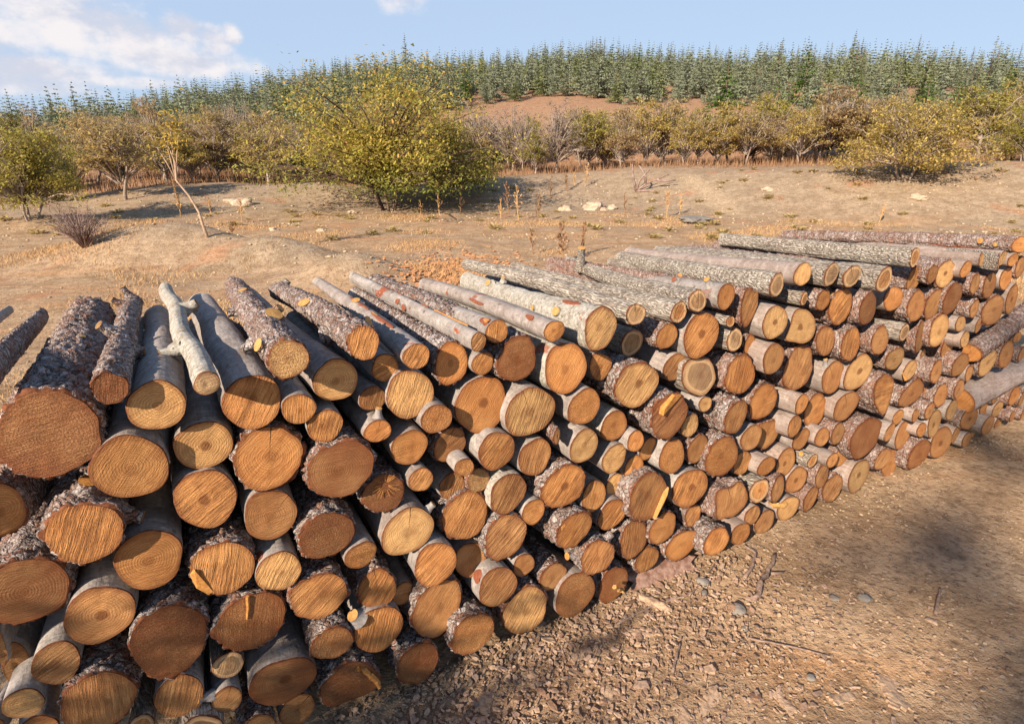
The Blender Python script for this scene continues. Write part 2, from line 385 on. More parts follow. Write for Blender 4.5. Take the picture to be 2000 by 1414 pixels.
def ground_mat():
    m, N, b, o = new_mat("dry_ground", .95, .08)
    P = N.n('ShaderNodeNewGeometry').outputs['Position']
    a = N.n('ShaderNodeAttribute', attribute_name='zone'); z = N.n('ShaderNodeSeparateColor'); N.l(a.outputs['Color'], z.inputs[0])
    bank, hill, chips = z.outputs[0], z.outputs[1], z.outputs[2]
    n1 = N.noise(P, .35, 4, .6); n2 = N.noise(P, 2.3, 4, .6); n3 = N.noise(P, 26, 5, .65); n4 = N.noise(P, 120, 3, .6)
    streaky = N.noise(N.scale(P, (.25, 1.6, 1)), 1, 4, .6)
    col = N.mix(N.ss(n2, .35, .65), (.35, .23, .135), (.52, .36, .225))
    col = N.mix(N.m('MULTIPLY', N.ss(streaky, .50, .66), .65), col, (.50, .275, .135))
    grey = N.m('ADD', N.m('MULTIPLY', N.ss(n1, .52, .64), .55), bank, clamp=True)
    col = N.mix(N.m('MULTIPLY', grey, .85), col, N.mix(N.ss(n2, .3, .7), (.27, .205, .14), (.40, .315, .225)))
    col = N.mix(N.m('MULTIPLY', N.ss(N.noise(P, .8, 3), .60, .68), .5), col, (.46, .20, .10))
    col = N.mix(N.m('MULTIPLY', N.m('SUBTRACT', 1.0, a.outputs['Alpha']), .75), col, (.56, .42, .27))
    col = N.mix(hill, col, N.mix(N.ss(n2, .35, .65), (.31, .165, .10), (.42, .255, .155)))
    col = N.mix(N.m('MULTIPLY', chips, .6), col, N.mix(N.ss(n3, .35, .65), (.17, .105, .075), (.31, .21, .15)))
    pv = N.n('ShaderNodeTexVoronoi'); N.l(P, pv.inputs['Vector']); pv.inputs['Scale'].default_value = 38
    pc = N.n('ShaderNodeSeparateColor'); N.l(pv.outputs['Color'], pc.inputs[0])
    peb = N.m('MULTIPLY', N.ss(pv.outputs['Distance'], .42, .30), N.ss(pc.outputs[0], .62, .66))
    col = N.mix(N.m('MULTIPLY', peb, .7), col, N.mix(pc.outputs[1], (.25, .19, .14), (.52, .42, .32)))
    col = N.mix(N.m('MULTIPLY', N.ss(n3, .52, .34), .6), col, (.16, .10, .06))
    n5 = N.noise(P, 8, 5, .7); col = N.mix(N.m('MULTIPLY', N.ss(n5, .52, .36), .55), col, (.18, .115, .07)); col = N.mix(N.m('MULTIPLY', N.ss(n5, .55, .7), .4), col, (.56, .40, .24))
    col = N.mix(N.m('MULTIPLY', N.ss(n4, .56, .7), .35), col, (.60, .44, .28))
    N.l(col, b.inputs['Base Color'])
    h = N.m('ADD', N.m('ADD', N.m('MULTIPLY', n3, .9), N.m('MULTIPLY', n4, .28)), N.m('MULTIPLY', peb, .35))
    bump(N, b, h, .85, .022)
    return m
radii = [0.0]; r_ = .35
while r_ < 900:
    radii.append(r_); r_ *= 1.032 if 1 < r_ < 48 else (1.05 if r_ < 130 else 1.18)
angs = [-180+i*6 for i in range(18)]+[-72+i*.6 for i in range(240)]+[72+i*6 for i in range(18)]
gv = [(0, 0, hgt(0, 0))]; gf = []; nA = len(angs)
for r in radii[1:]:
    for a in angs:
        x, y = r*math.sin(math.radians(a)), r*math.cos(math.radians(a))
        z = hgt(x, y)
        if r < 30: z += .02*noise.noise(Vector((x*1.5, y*1.5, 0)))*min(1, r/4)
        gv.append((x, y, z))
for i in range(nA): gf.append((0, 1+(i+1) % nA, 1+i))
for k in range(len(radii)-2):
    for i in range(nA):
        j = (i+1) % nA; q = 1+k*nA
        gf.append((q+i, q+j, q+nA+j, q+nA+i))
ground = mesh_obj("ground", gv, gf, ground_mat()); tag(ground, "dry sandy earth rising over a gravel bank to a brown hillside", kind="structure")
zc = ground.data.color_attributes.new('zone', 'FLOAT_COLOR', 'POINT')
U = Vector((.8729, .4879, 0)); NRM = Vector((.4879, -.8729, 0)); PO = Vector((0, 1.9334, 0))
buf = []
for x, y, z in gv:
    r = math.hypot(x, y); q = Vector((x, y, 0))-PO; s, d = q.dot(U), q.dot(NRM)
    bank = sst(19.5, 22, r)*(1-sst(28, 30, r)) if abs(math.degrees(math.atan2(x, y))) < 75 else 0
    for mx, my, sx, sy, h in MOUNDS: bank = max(bank, math.exp(-(((x-mx)/sx)**2+((y-my)/sy)**2)))
    hill = sst(27, 31, r)
    chips = max(0, 1-abs(d-.45)/.75)*max(0, 1-abs(s+.2)/1.2)
    tr = 1.0
    if 19 < r < 30:
        t = min(1, max(0, (25.6-y)/6.5)); tr = 1-.9*max(0, 1-abs(x-(6.98+.55*t-.15*t*t))/.5)*sst(19, 20.5, r)*(1-sst(25.5, 27, r))
    buf += [bank, hill, chips, tr]
zc.data.foreach_set('color', buf)

# ------------------------------------------------------------------ the log pile
TONES = dict(o=(.70, .305, .098), b=(.56, .265, .100), y=(.80, .465, .190), d=(.35, .140, .054), t=(.48, .31, .17))
LOGS = [
(-1.079,1.239,1.281,.1,.113,0,121.7,-3.2,1.6,.9,"W","d5"),
(-.939,1.276,1.383,.038,.04,0,120.3,-4.6,1.6,.9,"W","d80"),
(-.885,1.347,1.307,.064,.068,0,120.4,-5.1,1.6,.85,"S","y20r"),
(-.748,1.344,1.368,.03,.031,0,122.6,-2.2,1.6,.95,"L","t5"),
(-.701,1.464,1.266,.075,.076,0,121.3,-2.5,1.6,.8,"S","o60s"),
(-.578,1.438,1.399,.053,.051,0,119.1,-4,1.6,.9,"W","y0d"),
(-.418,1.581,1.397,.047,.05,0,119.7,-5.8,1.6,.8,"W","o70s"),
(-.512,1.597,1.278,.064,.067,0,122.1,-2.6,1.57,.9,"S","y0r"),
(-.286,1.668,1.327,.041,.04,0,117.8,-2.4,1.6,.6,"S","o60s"),
(-.388,1.694,1.281,.041,.046,0,118.8,-3.1,1.53,.89,"S","o30s"),
(-.195,1.788,1.262,.059,.073,0,115.3,-3.1,1.6,.35,"W","o45r"),
(-.104,1.742,1.349,.027,.031,0,118.1,-2.8,1.6,.9,"S","b55s"),
(-.048,1.815,1.361,.041,.04,0,109.4,-8,1.6,.6,"S","o85s"),
(-.095,1.816,1.252,.039,.04,0,119.1,-3.2,1.62,.86,"S","o60s"),
(.142,1.894,1.339,.042,.038,0,113.7,-5.4,1.6,1,"S","o30r"),
(.309,1.973,1.324,.069,.078,0,111.1,-5.1,1.6,.75,"L","y55s"),
(.018,1.865,1.25,.08,.08,0,120.6,-1.7,1.52,.9,"W","d0d"),
(.19,1.948,1.186,.084,.098,0,118.3,-3.9,1.57,.92,"L","o50r"),
(.334,2.083,1.142,.058,.063,0,117.3,-3,1.61,.94,"S","o60s"),
(.474,2.217,1.194,.053,.056,0,117.6,-3.4,1.58,.96,"F","t80"),
(.455,2.096,1.343,.049,.04,0,116.9,-2.5,1.6,.8,"F","t60c"),
(.643,2.201,1.323,.041,.044,0,113.5,-3.5,1.6,.8,"F","b70s"),
(.725,2.247,1.357,.048,.045,0,103.1,-4.2,1.6,.8,"F","t85s"),
(.856,2.306,1.361,.051,.054,0,102.7,-7,1.6,.8,"S","o85r"),
(.611,2.224,1.219,.054,.052,0,118,-3,1.62,.9,"W","o80r"),
(.767,2.284,1.206,.096,.094,0,117.2,-3.3,1.59,.89,"S","o50sh"),
(1.111,2.435,1.38,.048,.052,0,103.9,-5.3,1.6,.95,"F","t85"),
(1.25,2.513,1.41,.052,.051,0,106.6,-5.7,1.6,.95,"S","y85r"),
(1.008,2.432,1.278,.058,.09,0,117.7,-3.6,1.59,.95,"W","b60s"),
(.901,2.345,1.246,.028,.023,0,116.6,-2.4,1.56,.89,"F","o60c"),
(1.133,2.447,1.214,.079,.075,0,118.2,-3.3,1.6,.83,"S","y85h"),
(1.316,2.591,1.158,.104,.092,0,115.6,-3,1.63,.93,"S","y0rh"),
(.951,2.401,1.15,.042,.054,0,121,-2.1,1.58,.92,"F","t70s"),
(1.059,2.502,1.098,.04,.048,-9,116.1,-4.1,1.57,.89,"W","o60"),
(1.158,2.461,1.044,.072,.073,0,120.9,-1.9,1.64,.89,"S","b85r"),
(1.383,2.67,.922,.113,.115,0,118.1,-2.8,1.53,.85,"W","b65s"),
(1.001,2.415,.984,.095,.09,0,119.4,-3.6,1.55,.96,"W","o80s"),
(.675,2.274,1.072,.068,.059,0,119.9,-1.5,1.63,.86,"S","b60s"),
(.79,2.311,1.013,.116,.097,0,119,-1.6,1.65,.93,"F","t60"),
(.486,2.113,1.055,.115,.101,0,120.2,-2.7,1.62,.87,"W","y60sh"),
(.636,2.17,.9,.098,.097,0,117,-2.7,1.55,.93,"W","d45s"),
(.828,2.318,.888,.036,.035,0,119.4,-2.1,1.53,.89,"S","y80"),
(.754,2.263,.813,.051,.055,0,114.5,-3.5,1.55,.85,"S","y80s"),
(.98,2.348,.812,.07,.082,0,117.7,-2.6,1.59,.83,"W","b85s"),
(1.171,2.524,.81,.106,.092,0,120.3,-3.4,1.62,.89,"W","o0c"),
(1.113,2.464,.654,.067,.064,0,120.6,-3.7,1.67,.89,"S","b80r"),
(1.257,2.613,.593,.088,.083,0,121.2,-2.8,1.55,.86,"W","b60"),
(1.388,2.59,.77,.05,.053,0,120.2,-2.6,1.57,.83,"S","o80"),
(1.585,2.817,.634,.1,.098,0,118.5,-2.4,1.64,.84,"W","o0c"),
(1.375,2.596,.649,.053,.057,0,120.6,-2.5,1.64,.87,"S","o80s"),
(1.48,2.71,.522,.064,.061,0,118.1,-2.6,1.57,.88,"S","b60r"),
(1.631,2.795,.828,.089,.088,0,119.6,-2.7,1.68,.88,"S","b80c"),
(1.795,2.859,.831,.11,.099,0,118.2,-3.4,1.65,.96,"S","y60rh"),
(1.766,2.856,.641,.094,.085,0,118.9,-1.6,1.57,.95,"S","b80c"),
(2.011,2.938,.669,.122,.147,0,120.1,-3.2,1.66,.87,"W","o0s"),
(2.332,3.186,.583,.143,.09,0,118.4,-4,1.61,.83,"W","b45d"),
(2.06,2.993,.858,.078,.067,6,122.4,-2,1.64,.85,"W","y0d"),
(2.239,3.107,.749,.082,.062,0,119.9,-3,1.63,.95,"S","y50"),
(2.425,3.286,.756,.058,.063,-9,113.3,-2.1,1.6,.84,"S","b80"),
(1.666,2.759,1.015,.073,.09,0,119.2,-2.6,1.65,.83,"W","o80s"),
(1.514,2.715,1.044,.081,.081,0,118,-2.9,1.66,.89,"W","b80s"),
(1.872,2.86,1.003,.078,.077,0,117.9,-2.8,1.55,.89,"W","b0r"),
(2.043,2.942,1.021,.046,.047,0,123.5,-2.9,1.62,.88,"F","t0"),
(2.274,3.14,.937,.076,.093,-9,113,-2.6,1.56,.94,"W","b70s"),
(1.418,2.593,1.394,.053,.055,0,105.5,-5.2,1.56,.89,"F","t0"),
(1.556,2.67,1.37,.068,.052,0,104.2,-5,1.63,.94,"F","t85c"),
(1.778,2.781,1.332,.053,.065,0,109,-4.4,1.58,.83,"F","b65s"),
(1.973,2.889,1.421,.037,.052,0,105.1,-4.3,1.6,.9,"F","b65s"),
(1.427,2.639,1.267,.047,.049,0,116,-3.5,1.62,.84,"W","o0d"),
(1.293,2.55,1.294,.027,.033,-12,114.2,-3.2,1.56,.88,"F","b80"),
(1.562,2.728,1.213,.086,.087,0,119,-2.7,1.54,.93,"W","o50s"),
(1.727,2.78,1.188,.077,.078,0,122.4,-2,1.53,.88,"W","d60d"),
(1.964,2.967,1.195,.081,.065,0,118.7,-2.8,1.57,.97,"S","o50c"),
(2.124,3.015,1.144,.086,.089,0,119.2,-2.5,1.64,.91,"W","b0r"),
(2.112,3.064,1.278,.069,.064,0,121,-2.9,1.55,.94,"W","b70s"),
(2.186,3.036,1.309,.05,.051,0,105.3,-3.6,1.63,.89,"W","b60d"),
(2.35,3.169,1.283,.084,.077,0,118.6,-2.7,1.6,.95,"W","y0rh"),
(2.46,3.175,1.308,.049,.047,0,106.8,-5,1.58,.83,"S","o0"),
(2.312,3.148,1.122,.076,.088,0,118.2,-1.7,1.64,.89,"W","b60r"),
(2.439,3.191,1.142,.108,.091,0,114.9,-2.8,1.57,.96,"W","d0r"),
(2.647,3.321,1.197,.061,.063,0,121,-2.4,1.66,.86,"W","b60c"),
(2.825,3.434,1.165,.086,.079,0,123.7,-2.7,1.54,.93,"W","b0r"),
(2.606,3.271,1.345,.031,.038,-9,101.9,-5.7,1.54,.83,"S","y0"),
(2.711,3.276,1.332,.015,.051,-21,95.4,-3.2,1.63,.94,"F","b0"),
(2.782,3.342,1.341,.037,.044,-6,105,-3.6,1.62,.9,"S","y0"),
(2.918,3.431,1.315,.043,.037,6,110.9,-4.7,1.59,.9,"S","o0"),
(2.957,3.453,1.4,.061,.05,24,117.3,-4.7,1.59,.84,"W","o0"),
(3.09,3.568,1.247,.052,.069,0,118.2,-3.3,1.6,.91,"W","b0r"),
(2.964,3.498,1.19,.063,.066,0,119.1,-2,1.66,.88,"S","o50r"),
(3.125,3.602,1.039,.084,.098,0,119.8,-1.7,1.62,.86,"S","o0h"),
(2.94,3.498,.996,.115,.096,0,119.4,-3.7,1.68,.83,"W","b0r"),
(2.73,3.381,1.035,.045,.055,0,120.9,-3.5,1.53,.93,"W","b70"),
(2.604,3.297,.968,.047,.047,0,121.8,-2.5,1.61,.96,"S","y0"),
(2.848,3.461,.914,.038,.052,0,120.6,-4.1,1.53,.9,"S","b70s"),
(2.388,3.163,.968,.087,.097,0,119.7,-2.9,1.67,.84,"W","y0r"),
(2.648,3.404,.8,.067,.088,0,120.2,-3.4,1.61,.9,"W","b60r"),
(2.676,3.324,.864,.047,.049,0,118.9,-2.9,1.58,.97,"S","y0"),
(3.028,3.534,.647,.097,.098,0,119.7,-2,1.55,.96,"W","y0c"),
(3.213,3.624,.669,.084,.097,0,122.2,-3.7,1.55,.87,"W","b0r"),
(3.364,3.75,.746,.052,.04,0,117.4,-4,1.52,.92,"S","b60"),
(3.493,3.821,.605,.059,.055,0,119.8,-3.7,1.62,.92,"W","b0r"),
(2.719,3.361,.692,.086,.076,0,117.6,-3.6,1.64,.88,"W","b60d"),
(2.447,3.182,.713,.062,.07,0,117.8,-3.9,1.68,.89,"W","b0r"),
(2.704,3.449,.626,.046,.056,-6,115.1,-1.8,1.67,.93,"W","b0"),
(2.845,3.432,.608,.053,.053,0,117.8,-2.9,1.58,.89,"S","b60"),
(2.615,3.317,.508,.072,.079,0,119.7,-4.1,1.55,.89,"W","b0r"),
(2.739,3.345,.54,.055,.062,0,122.4,-2.6,1.64,.93,"W","b50"),
(2.762,3.385,.383,.078,.072,0,117.1,-4.4,1.66,.87,"S","y0r"),
(2.499,3.224,.448,.042,.058,0,119.3,-2.3,1.57,.91,"W","b60"),
(2.607,3.299,.33,.079,.096,0,119.7,-1.5,1.57,.89,"S","y0rh"),
(2.991,3.513,.265,.158,.086,0,118.8,-3.2,1.54,.92,"W","o40h"),
(3.263,3.72,.237,.072,.067,0,119.3,-4.4,1.53,.85,"S","b0"),
(3.262,3.665,.342,.04,.043,0,120.6,-1.8,1.66,.96,"S","b60"),
(3.361,3.734,.232,.079,.06,0,121.3,-3.9,1.59,.9,"S","y0r"),
(3.493,3.78,.311,.065,.075,0,119.7,-2.9,1.62,.84,"W","o60r"),
(3.76,3.998,.216,.079,.08,-9,114.9,-2.2,1.52,.94,"W","b0"),
(3.248,3.643,.15,.075,.069,0,119.4,-2.7,1.59,.88,"S","b60r"),
(3.556,3.911,.046,.051,.052,0,118.4,-2.7,1.65,.89,"S","b0"),
(3.585,3.846,.127,.048,.044,0,117.8,-3,1.55,.95,"W","b0"),
(3.798,3.992,.08,.053,.048,0,120,-3.3,1.65,.83,"W","b0"),
(3.023,3.518,.107,.065,.051,0,121.5,-3.1,1.6,.95,"S","b60"),
(2.912,3.483,.164,.052,.068,0,121.6,-3.8,1.55,.95,"S","b60"),
(2.739,3.372,.163,.117,.104,0,119.6,-2,1.57,.87,"S","b0rh"),
(3.242,3.736,.059,.035,.047,0,117.6,-2.7,1.6,.86,"S","b0"),
(2.557,3.353,.526,.059,.048,0,117.1,-3.6,1.65,.85,"S","o50"),
(2.366,3.15,.452,.044,.04,0,118.2,-3.2,1.52,.88,"S","o0"),
(2.216,3.08,.474,.048,.05,0,114.9,-3.2,1.66,.9,"S","o0r"),
(2.468,3.207,.331,.049,.047,0,122.5,-2.4,1.53,.95,"S","o0"),
(2.154,3.032,.4,.054,.058,0,119.3,-3.5,1.67,.9,"S","b80r"),
(2.375,3.224,.289,.088,.097,0,121.2,-3.5,1.66,.91,"S","b50"),
(2.527,3.254,.142,.113,.101,0,122.2,-2.7,1.55,.86,"W","d0r"),
(1.945,2.915,.424,.145,.116,0,118.6,-3.3,1.64,.92,"W","d60r"),
(1.747,2.845,.486,.063,.066,0,120.4,-2,1.65,.84,"W","b50r"),
(1.603,2.738,.519,.058,.051,0,118.6,-2.8,1.6,.95,"S","b60r"),
(1.681,2.74,.383,.049,.044,0,116.2,-3,1.56,.88,"S","o80"),
(1.85,2.944,.291,.075,.06,0,117.9,-2.2,1.59,.93,"W","o0"),
(2.168,3.053,.217,.082,.07,0,120.8,-2.1,1.6,.84,"W","b60"),
(2.36,3.257,.077,.095,.093,0,119.1,-2.7,1.65,.82,"W","b60"),
(1.976,2.946,.168,.119,.098,0,116.6,-3.1,1.63,.92,"S","y0rh"),
(1.782,2.852,.146,.084,.086,0,122.1,-3.1,1.68,.83,"W","b60s"),
(1.616,2.758,.138,.065,.077,0,122.2,-2.4,1.62,.86,"W","b60s"),
(1.662,2.771,.27,.063,.07,0,118.6,-2.5,1.66,.89,"W","b55s"),
(1.49,2.702,.288,.083,.078,0,119.6,-3.1,1.53,.94,"S","b60rh"),
(1.398,2.664,.414,.072,.079,0,120.7,-2.7,1.65,.88,"S","b0rh"),
(1.563,2.715,.393,.043,.039,0,118.5,-3.3,1.52,.92,"F","o60"),
(1.221,2.496,.486,.056,.052,0,118.3,-3.9,1.63,.89,"S","o40d"),
(1.335,2.574,.312,.062,.072,-12,111.7,-2.9,1.57,.85,"W","b70s"),
(1.466,2.688,.124,.081,.076,0,121.6,-2.2,1.6,.83,"S","y50"),
(1.3,2.582,.113,.078,.063,0,117.9,-3.4,1.56,.86,"S","b60"),
(1.189,2.493,.213,.052,.055,0,119.7,-2.5,1.58,.96,"S","b70s"),
(1.121,2.441,.142,.062,.063,0,117,-2.9,1.64,.86,"S","o60d"),
(.959,2.323,.185,.078,.079,0,120.1,-2.3,1.57,.89,"W","o60s"),
(.795,2.314,.171,.103,.084,0,120.7,-2,1.6,.85,"W","o60r"),
(.614,2.226,.16,.074,.067,0,121.1,-3.6,1.59,.93,"W","o80s"),
(.532,2.167,.311,.08,.096,0,117.5,-1.9,1.54,.92,"W","b75s"),
(.674,2.232,.323,.082,.08,0,120.6,-4.2,1.54,.84,"W","o0r"),
(.576,2.15,.534,.111,.117,0,122.1,-3.4,1.54,.94,"W","b60s"),
(.794,2.286,.494,.1,.096,0,119.9,-2.3,1.64,.86,"S","o60sh"),
(.852,2.373,.293,.056,.057,0,118.7,-3.3,1.54,.88,"W","b55s"),
(1.034,2.392,.362,.127,.099,0,117.9,-2.2,1.66,.89,"W","b80c"),
(1.218,2.523,.333,.066,.065,0,119.9,-3.6,1.59,.87,"F","o75s"),
(1.103,2.5,.502,.064,.063,0,119.6,-2.9,1.64,.86,"S","o70s"),
(.945,2.356,.614,.098,.101,0,116.4,-3.7,1.68,.82,"W","o0d"),
(.82,2.327,.668,.065,.07,0,119.4,-1.4,1.54,.92,"W","b50r"),
(.68,2.222,.687,.072,.079,0,120.1,-2.4,1.53,.94,"S","o10d"),
(.489,2.088,.829,.041,.044,0,120.7,-3.1,1.61,.83,"S","o55"),
(.574,2.218,.726,.049,.052,0,119.9,-1.8,1.59,.92,"S","o50"),
(.511,2.182,.66,.05,.056,0,118.4,-2.9,1.67,.86,"S","o60"),
(.398,2.078,.9,.064,.063,0,120,-2.7,1.59,.94,"L","o0r"),
(.405,2.068,.762,.062,.065,0,117.5,-3.9,1.57,.86,"S","y0c"),
(.439,2.17,.584,.057,.05,0,116.2,-2.4,1.53,.92,"S","y40"),
(.33,2.054,.6,.063,.073,0,117.8,-3.9,1.55,.83,"S","o70s"),
(.417,2.102,.481,.07,.073,0,117.7,-1.6,1.67,.82,"S","o60s"),
(.265,1.976,1.026,.071,.074,0,115.7,-2.8,1.57,.97,"S","o10d"),
(.064,1.877,1.05,.096,.093,0,120.4,-2.8,1.66,.87,"S","y75s"),
(-.103,1.839,1.093,.1,.101,0,117.4,-2.5,1.58,.92,"S","o50rh"),
(-.052,1.813,.933,.071,.074,0,117.9,-2.8,1.53,.94,"S","o40s"),
(.084,1.902,.86,.07,.071,0,120.8,-1.9,1.56,.94,"S","b75s"),
(.269,1.964,.873,.067,.067,0,117.4,-2.7,1.55,.91,"S","y0rc"),
(.159,1.876,.956,.018,.034,-21,108.8,-2.6,1.57,.93,"W","b80"),
(.198,1.939,.715,.098,.099,0,120.1,-3.7,1.59,.82,"W","o60sh"),
(-.013,1.834,.75,.077,.077,0,121.6,-.6,1.67,.93,"L","b50s"),
(.081,1.887,.638,.051,.055,0,120.8,-3.8,1.56,.92,"S","o20r"),
(.243,1.95,.513,.094,.081,0,121.8,-1.9,1.55,.93,"W","o50s"),
(-.023,1.829,.571,.086,.093,0,121.9,-2.7,1.53,.93,"W","b45s"),
(.046,1.881,.403,.048,.051,0,119.4,-2.5,1.54,.96,"S","b20r"),
(.355,2.026,.328,.086,.081,0,116.5,-2.6,1.62,.95,"W","b55s"),
(.167,1.963,.28,.068,.07,0,119.4,-3.5,1.62,.96,"W","b50r"),
(.264,1.989,.168,.098,.104,0,119.2,-3.2,1.64,.92,"S","b0d"),
(.446,2.119,.111,.082,.09,0,119.8,-2.2,1.62,.91,"W","d0d"),
(-.052,1.799,.37,.081,.088,0,119.6,-3,1.6,.82,"S","b45s"),
(.053,1.872,.193,.104,.108,0,120.1,-2.2,1.63,.83,"W","y55s"),
(-.166,1.79,.686,.092,.095,0,117.6,-2,1.65,.84,"W","o55sr"),
(-.155,1.824,.472,.064,.075,0,118,-3.1,1.52,.87,"S","b50"),
(-.346,1.662,.712,.091,.092,0,118.1,-1.7,1.57,.96,"S","y40rc"),
(-.265,1.693,.556,.079,.082,0,117.7,-3.3,1.67,.83,"S","o38s"),
(-.484,1.571,.688,.053,.048,0,120.1,-1.7,1.58,.86,"S","o0d"),
(-.411,1.64,.873,.071,.072,0,118.9,-3.3,1.6,.86,"W","d40d"),
(-.298,1.689,.893,.041,.043,0,120.4,-3.9,1.66,.91,"S","o50s"),
(-.208,1.794,.803,.047,.054,0,120.8,-3.2,1.6,.91,"S","b65s"),
(-.118,1.817,.815,.046,.046,0,117.9,-2.2,1.63,.86,"W","y0d"),
(-.159,1.739,.91,.034,.032,0,117.2,-2.3,1.65,.87,"S","o0d"),
(-.211,1.793,.966,.062,.066,0,120.4,-2.6,1.66,.9,"W","b45s"),
(-.328,1.686,1.013,.061,.062,0,116.3,-2.6,1.66,.93,"S","o0r"),
(-.24,1.708,1.103,.052,.048,0,120.5,-.3,1.67,.9,"S","o60d"),
(-.41,1.626,1.1,.042,.038,0,119.4,-1.8,1.61,.88,"S","o30s"),
(-.426,1.659,1.194,.043,.041,0,118.1,-4.4,1.59,.84,"S","b75s"),
(-.318,1.705,1.188,.081,.078,0,119.5,-2.9,1.6,.96,"S","y70s"),
(-.508,1.544,1.015,.099,.093,0,119.1,-4.3,1.65,.92,"W","d0r"),
(-.543,1.552,1.153,.05,.054,0,118.5,-4.1,1.62,.88,"S","o65s"),
(-.596,1.509,1.226,.047,.045,0,118.2,-3.3,1.64,.85,"S","o85s"),
(-.689,1.484,1.085,.098,.097,0,118.3,-3.5,1.68,.97,"W","o45rc"),
(-.831,1.419,1.159,.074,.072,0,116.8,-2.9,1.59,.95,"S","y45rh"),
(-.84,1.4,1.005,.078,.091,0,120.6,-2.7,1.66,.94,"S","o30sh"),
(-.703,1.477,.899,.076,.089,0,119.3,-2.2,1.55,.94,"S","b0r"),
(-.567,1.525,.797,.085,.077,0,119.4,-2.9,1.67,.96,"W","d0d"),
(-.828,1.393,.78,.088,.088,0,120,-2.7,1.56,.91,"W","o75s"),
(-.697,1.452,.721,.065,.068,0,119.8,-2,1.62,.88,"S","y60s"),
(-.607,1.502,.586,.093,.08,0,119.7,-3,1.61,.87,"W","o40s"),
(-.792,1.427,.556,.101,.106,0,117.6,-3.2,1.55,.92,"W","d80d"),
(-.589,1.513,.387,.069,.065,0,117.6,-3.7,1.66,.83,"W","b70d"),
(-.736,1.444,.299,.101,.09,0,119,-2.5,1.65,.94,"S","d0rh"),
(-.879,1.405,.408,.048,.046,0,118.6,-2.8,1.62,.89,"F","t70"),
(-.884,1.375,.302,.044,.046,0,119.5,-4.2,1.63,.88,"S","b30"),
(-.986,1.318,.381,.065,.076,0,117,-3.2,1.55,.91,"S","b75s"),
(-.965,1.303,.604,.098,.117,-18,111.9,-1.7,1.64,.87,"W","d0"),
(-1.09,1.246,.749,.079,.087,0,117.8,-3.5,1.65,.95,"S","b10rh"),
(-1.209,1.207,.625,.054,.064,0,118.2,-2.3,1.58,.86,"S","b20s"),
(-1.279,1.155,.543,.045,.049,0,117.5,-2.3,1.64,.94,"S","y0"),
(-1.131,1.209,.483,.091,.093,0,117.1,-2.8,1.56,.91,"W","b80s"),
(-1.295,1.187,.416,.05,.041,14,124.9,-2.4,1.62,.96,"S","b20"),
(-1.374,1.143,.461,.027,.041,-21,109.6,-2.6,1.67,.86,"S","b0"),
(-1.092,1.273,.313,.035,.043,-12,113.4,-2.9,1.58,.84,"F","b60"),
(-.944,1.314,.243,.06,.068,0,118.6,-1.3,1.55,.96,"F","t0"),
(-.826,1.407,.134,.057,.057,0,119.6,-2.9,1.57,.83,"W","b0"),
(-.733,1.501,.109,.058,.067,0,118.8,-2.5,1.67,.89,"S","b0c"),
(-.552,1.547,.168,.107,.097,0,118.1,-2.6,1.56,.92,"W","d10"),
(-.339,1.652,.155,.077,.09,0,119.5,-2.7,1.68,.86,"W","d50d"),
(-.145,1.733,.211,.087,.088,0,118.7,-3.2,1.61,.88,"W","o50d"),
(-.271,1.718,.34,.099,.136,0,117.7,-3.7,1.57,.9,"W","b60"),
(-.457,1.6,.361,.086,.09,0,120.7,-2.6,1.58,.96,"S","o65s"),
(-.457,1.627,.507,.068,.078,0,117.3,-4.2,1.59,.93,"W","o55s"),
(-.389,1.714,.412,.044,.049,0,118.4,-1.8,1.57,.83,"S","b0"),
(-1.216,1.19,.873,.096,.098,0,118.8,-3,1.57,.85,"W","d0r"),
(-1.052,1.226,1.018,.081,.086,0,121.3,-2.3,1.6,.89,"W","o70s"),
(-.972,1.312,.873,.082,.091,0,119.7,-2.9,1.68,.92,"S","o0r"),
(-.958,1.306,1.156,.085,.09,0,118.6,-2.1,1.61,.88,"S","o50r"),
(-1.217,1.203,1.101,.047,.077,-21,108.9,-2.5,1.66,.91,"W","o0r"),
(-1.15,1.199,1.444,.024,.036,-21,125.9,-8.6,2.1,1,"W","d0"),
(-1.198,1.172,1.494,.013,.02,-21,127.7,-8.7,2.1,1,"S","b0"),
(-1.342,1.202,.69,.015,.068,-21,108.3,-3.2,1.61,.96,"S","b0"),
(-1.345,1.131,.747,.018,.057,-21,106.7,-1.9,1.63,.91,"W","b0"),
(-1.319,1.139,.878,.024,.051,-21,108.8,-2.6,1.52,.97,"W","d0"),
(-1.351,1.238,.589,.029,.081,-21,108.1,-3.5,1.67,.92,"S","b0"),
]
